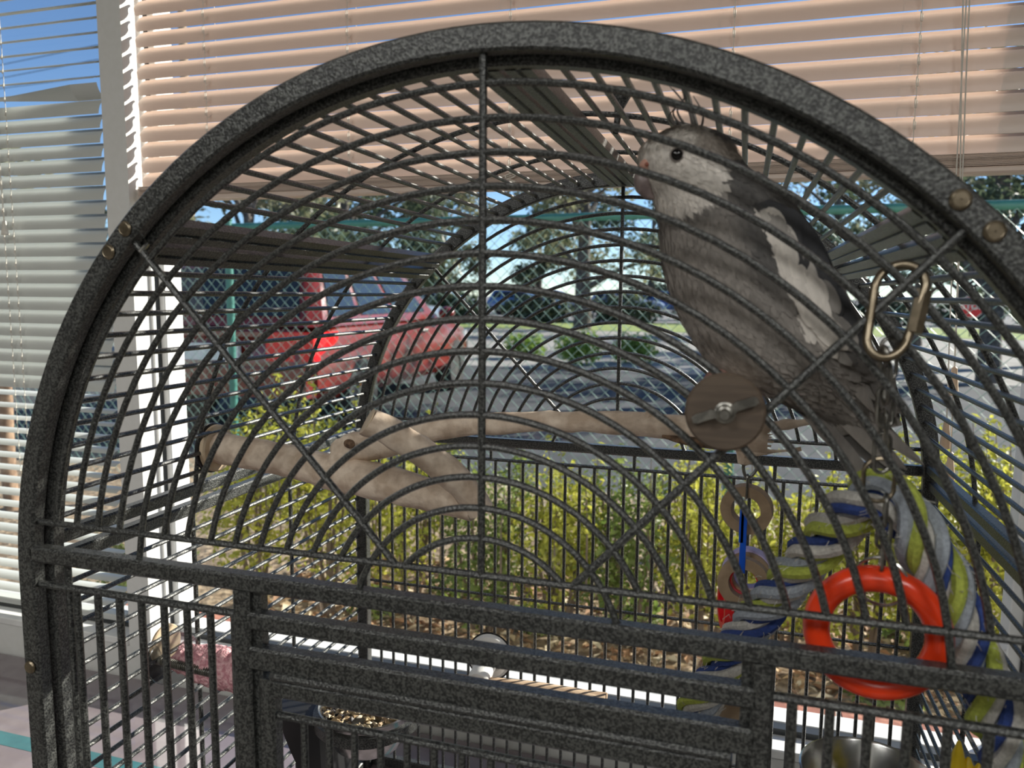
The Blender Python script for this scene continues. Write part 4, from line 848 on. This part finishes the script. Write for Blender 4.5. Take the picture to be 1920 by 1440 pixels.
# cars
carglass = plain('dark_car_glass', (.02,.027,.035), .08); tyre = plain('tyre_rubber', (.02,.02,.02), .8)
def car(name, label, pos, hd, color, L=4.5, Wd=1.85, Ht=1.58, group=None, full=True, gl=None):
    t = thing(name, label, 'car', pos, group); f = np.array([math.cos(hd),math.sin(hd),0]); l = np.array([-math.sin(hd),math.cos(hd),0]); o0 = np.array(pos,float)
    def T(x,y,z): return o0+f*m(x)+l*m(y)+np.array([0,0,m(z)])
    paint = plain(name+'_paint', color, .25); P(paint.node_tree.nodes['Principled BSDF'], Coat_Weight=.5, Coat_Roughness=.08)
    hw=Wd/2; h2=L/2; R=[]
    for x,zb,zt,k in ((-h2,.42,.80,.86),(-h2+.08,.34,.92,.95),(-h2+.5,.30,.98,1),(-.2,.28,.97,1),(.9,.28,.97,1),(h2-.9,.30,.93,.99),(h2-.25,.34,.84,.93),(h2-.02,.42,.70,.82)):
        w_=hw*k; c_=.09; R.append([T(x,y,z) for y,z in ((-w_+c_,zb),(w_-c_,zb),(w_,zb+c_),(w_,zt-.22),(w_-.05,zt-.06),(w_-.2,zt),(-w_+.2,zt),(-w_+.05,zt-.06),(-w_,zt-.22),(-w_,zb+c_))])
    MB().loft(R).build('body', paint, t)
    xb0,xb1,xt0,xt1=-h2+.12,h2-1.35,-h2+.42,h2-2.2; zb,zt=.94,Ht; yb_,yt_=hw-.06,hw-.26
    def rect(x0,x1,y,z,c_=.1): return [T(a,b_,z) for a,b_ in ((x0+c_,-y),(x1-c_,-y),(x1,-y+c_),(x1,y-c_),(x1-c_,y),(x0+c_,y),(x0,y-c_),(x0,-y+c_))]
    zs=[(0,0),(.82,0),(.95,.03),(1,.14)]; R=[]
    for k,ins in zs: R.append(rect(xb0+(xt0-xb0)*k+ins, xb1+(xt1-xb1)*k-ins, yb_+(yt_-yb_)*k-ins, zb+(zt-zb)*k))
    MB().loft(R).build('cabin', paint, t)
    def side(k,x0f,x1f,sy):
        xa=xb0+(xt0-xb0)*k; xc=xb1+(xt1-xb1)*k; y=(yb_+(yt_-yb_)*k+.012)*sy; return [T(xa+(xc-xa)*x0f,y,zb+(zt-zb)*k),T(xa+(xc-xa)*x1f,y,zb+(zt-zb)*k)]
    g_=gl or carglass
    for sy in (-1,1):
        for x0f,x1f in ((.07,.26),(.30,.55),(.59,.88)):
            a=side(.14,x0f,x1f,sy); b_=side(.80,x0f,x1f,sy); mb=MB(); mb.add([a[0],a[1],b_[1],b_[0]]+[p-l*sy*m(.02) for p in (a[0],a[1],b_[1],b_[0])],[(0,1,2,3),(7,6,5,4),(0,4,5,1),(1,5,6,2),(2,6,7,3),(3,7,4,0)]); mb.build('side_window',g_,t,smooth=False)
    for end,nm in ((0,'rear_window'),(1,'windscreen')):
        pts=[]
        for k in (.14,.80):
            x=(xb0+(xt0-xb0)*k-.012) if end==0 else (xb1+(xt1-xb1)*k+.012); y=(yb_+(yt_-yb_)*k)*.82; pts.append((T(x,-y,zb+(zt-zb)*k),T(x,y,zb+(zt-zb)*k)))
        q4=[pts[0][0],pts[0][1],pts[1][1],pts[1][0]]; sgn=1 if end==0 else -1
        MB().add(q4+[p+f*sgn*m(.02) for p in q4],[(0,1,2,3),(7,6,5,4),(0,4,5,1),(1,5,6,2),(2,6,7,3),(3,7,4,0)]).build(nm,g_,t,smooth=False)
    for sx in (-1,1):
        for sy in (-1,1):
            c0=T(sx*(h2-.85),sy*(hw-.10),.33); wl_=MB().lathe([(m(.12),-m(.11)),(m(.30),-m(.11)),(m(.33),-m(.06)),(m(.33),m(.06)),(m(.30),m(.11)),(m(.12),m(.11))],c0,l*sy,24).build('wheel',tyre,t); MB().lathe([(0,m(.09)),(m(.2),m(.1)),(m(.21),m(.06)),(0,m(.06))],c0,l*sy,16).build('hub',M['zinc'],wl_)
    if not full: return t
    for sy in (-1,1):
        mb=MB(); R=[]
        for yy,xx in ((hw*.97,-h2+.42),(hw*.95,-h2+.02),(hw*.52,-h2-.03)): R.append([T(xx,sy*yy,.66),T(xx,sy*yy,.90),T(xx+.06,sy*yy*.96,.90),T(xx+.06,sy*yy*.96,.66)])
        mb.loft(R).build('tail_light', plain('tail_light_red',(.70,.01,.015),.12), t)
        R=[]
        for yy,xx in ((hw*.95,h2-.35),(hw*.86,h2-.02),(hw*.5,h2+.01)): R.append([T(xx,sy*yy,.60),T(xx,sy*yy,.74),T(xx-.06,sy*yy*.95,.74),T(xx-.06,sy*yy*.95,.60)])
        MB().loft(R).build('headlight', plain('headlight_clear',(.7,.7,.7),.1), t)
        q=T(h2-1.5,sy*(hw+.08),1.0); MB().ball(q,(m(.10),m(.10),m(.08))).build('wing_mirror',paint,t)
        for xx in (-1.1,.1): MB().tube([T(xx,sy*(hw+.01),.82),T(xx+.18,sy*(hw+.01),.82)],m(.018),6).build('door_handle',M['zinc'],t)
        MB().tube([T(xt0+.3,sy*(yt_-.08),Ht+.02),T(xt1-.1,sy*(yt_-.08),Ht+.02)],m(.02),6).build('roof_rail',M['black'],t)
    MB().loft([[T(-h2-.06,y,z) for z in (.36,.60)]+[T(-h2+.1,y,z) for z in (.60,.36)] for y in (-hw*.92,0,hw*.92)]).build('rear_bumper',paint,t)
    MB().loft([[T(h2+.05,y,z) for z in (.36,.58)]+[T(h2-.1,y,z) for z in (.58,.36)] for y in (-hw*.85,0,hw*.85)]).build('front_bumper',M['gasket'],t)
    MB().loft([[T(-h2-.07,y,z) for z in (.66,.80)]+[T(-h2-.03,y,z) for z in (.80,.66)] for y in (-.26,.26)]).build('number_plate',M['frame'],t,smooth=False)
    MB().loft([[T(-h2-.03,y,z) for z in (.86,.90)]+[T(-h2+.02,y,z) for z in (.90,.86)] for y in (-.5,.5)]).build('tailgate_trim',paint,t,smooth=False)
    return t
yaw0 = math.atan2(RM[1][1], RM[1][0])-PI/2          # camera heading relative to +Y
phi = math.radians(76)+yaw0
d=ray(590,640); d=d/(RM[1]@d); rr_=CAM+d*m(6.2)
ctr = rr_ + np.array([math.cos(phi),math.sin(phi),0])*m(2.25) + np.array([-math.sin(phi),math.cos(phi),0])*m(.925)
car('parked_car','red estate car parked behind the fence at the left',(ctr[0],ctr[1],GZ-.5),phi,(.17,.016,.010),L=4.5,Wd=1.9,Ht=1.56)
for i,(px,dist,colr,lab) in enumerate(((985,46.5,(.10,.22,.50),'far blue car left of the thick trunk'),(1045,50.5,(.55,.60,.68),'far pale car beside the blue one'),(1175,46,(.35,.42,.58),'far grey-blue car below the yellow sign'),(1260,51,(.06,.14,.38),'far dark blue car by the breast of the cockatiel'),(840,44.5,(.6,.62,.66),'far silver car left of the blue one'),(690,22,(.25,.30,.36),'grey car beyond the roof of the red car'))):
    d=ray(px,590); d=d/(RM[1]@d); q=CAM+d*m(dist); car('distant_car',lab,(q[0],q[1],GZ),.05+.02*i,colr,full=False,group='cars on the far road',Ht=1.5)
# signs
def pole_at(px,dist): d=ray(px,600); d=d/(RM[1]@d); return CAM+d*m(dist)
q=pole_at(1821,24); t=thing('stop_sign','red octagonal stop sign beyond the fence at the right','sign',(q[0],q[1],GZ)); sz=at(1821,575,q[1])[2]; R_=m(.38)
MB().tube([(q[0],q[1]+m(.04),GZ),(q[0],q[1]+m(.04),sz+R_)],m(.03),8).build('pole',M['zinc'],t)
def octa(r,y): return [(q[0]+r*math.cos(PI/8+k*PI/4), y, sz+r*math.sin(PI/8+k*PI/4)) for k in range(8)]
MB().loft([octa(R_,q[1]),octa(R_,q[1]+m(.01))]).build('sign_border',M['frame'],t,smooth=False); MB().loft([octa(R_*.93,q[1]-m(.006)),octa(R_*.93,q[1]+m(.002))]).build('sign_face',M['red'],t,smooth=False)
def text(txt, size, pos, mat, parent, nm):
    cu=bpy.data.curves.new(nm,'FONT'); cu.body=txt; cu.align_x='CENTER'; cu.align_y='CENTER'; cu.size=size; cu.extrude=.002; cu.offset=.006
    to=bpy.data.objects.new(nm+'_tmp',cu); C.objects.link(to); bpy.context.view_layer.update(); me=bpy.data.meshes.new_from_object(to.evaluated_get(bpy.context.evaluated_depsgraph_get())); bpy.data.objects.remove(to); me.materials.clear(); me.materials.append(mat)
    o=bpy.data.objects.new(nm,me); C.objects.link(o); o.parent=parent; o.rotation_euler=(PI/2,0,0); o.location=Vector(W(pos))-Vector(BASE[parent]); return o
text('STOP',.27,(q[0],q[1]-m(.012),sz),M['frame'],t,'lettering')
q=pole_at(1187,52); t=thing('warning_sign','small yellow diamond sign on a pole by the far road','sign',(q[0],q[1],GZ)); sz=at(1187,557,q[1])[2]; r_=m(.42)
MB().tube([(q[0],q[1]+m(.04),GZ),(q[0],q[1]+m(.04),sz)],m(.03),6).build('pole',M['zinc'],t); MB().loft([[(q[0]+a*r_,q[1]+y,sz+b_*r_) for a,b_ in ((0,-1),(1,0),(0,1),(-1,0))] for y in (0,m(.02))]).build('sign_face',M['yellow'],t,smooth=False)
# utility pole with wires
q=pole_at(364,22); up=thing('utility_pole','wooden utility pole carrying three wires, behind the left end of the cream blind','utility pole',(q[0],q[1],GZ)); pz=at(364,10,q[1])[2]
MB().tube([(q[0],q[1],GZ),(q[0],q[1],pz+m(.6))],[m(.14),m(.11)],12).build('pole',noisy('pole_wood',(.30,.22,.15),(.42,.32,.22),scale=20,rough=.9),up)
MB().box(q[0]-m(.9),q[0]+m(.9),q[1]-m(.06),q[1]+m(.06),pz,pz+m(.12)).build('crossarm',stemm,up)
for i,((v0,v1)) in enumerate(((122,85),(147,112),(166,143))):
    a=at(0,v0,q[1]+m(1)); b_=at(180,v1,q[1]); dd=(b_-a); e=b_+dd*((q[0]-b_[0])/dd[0]); e[1]=q[1]; MB().tube([a-dd*3,a-dd,a,b_,e],m(.012),5).build('wire',M['black'],up)
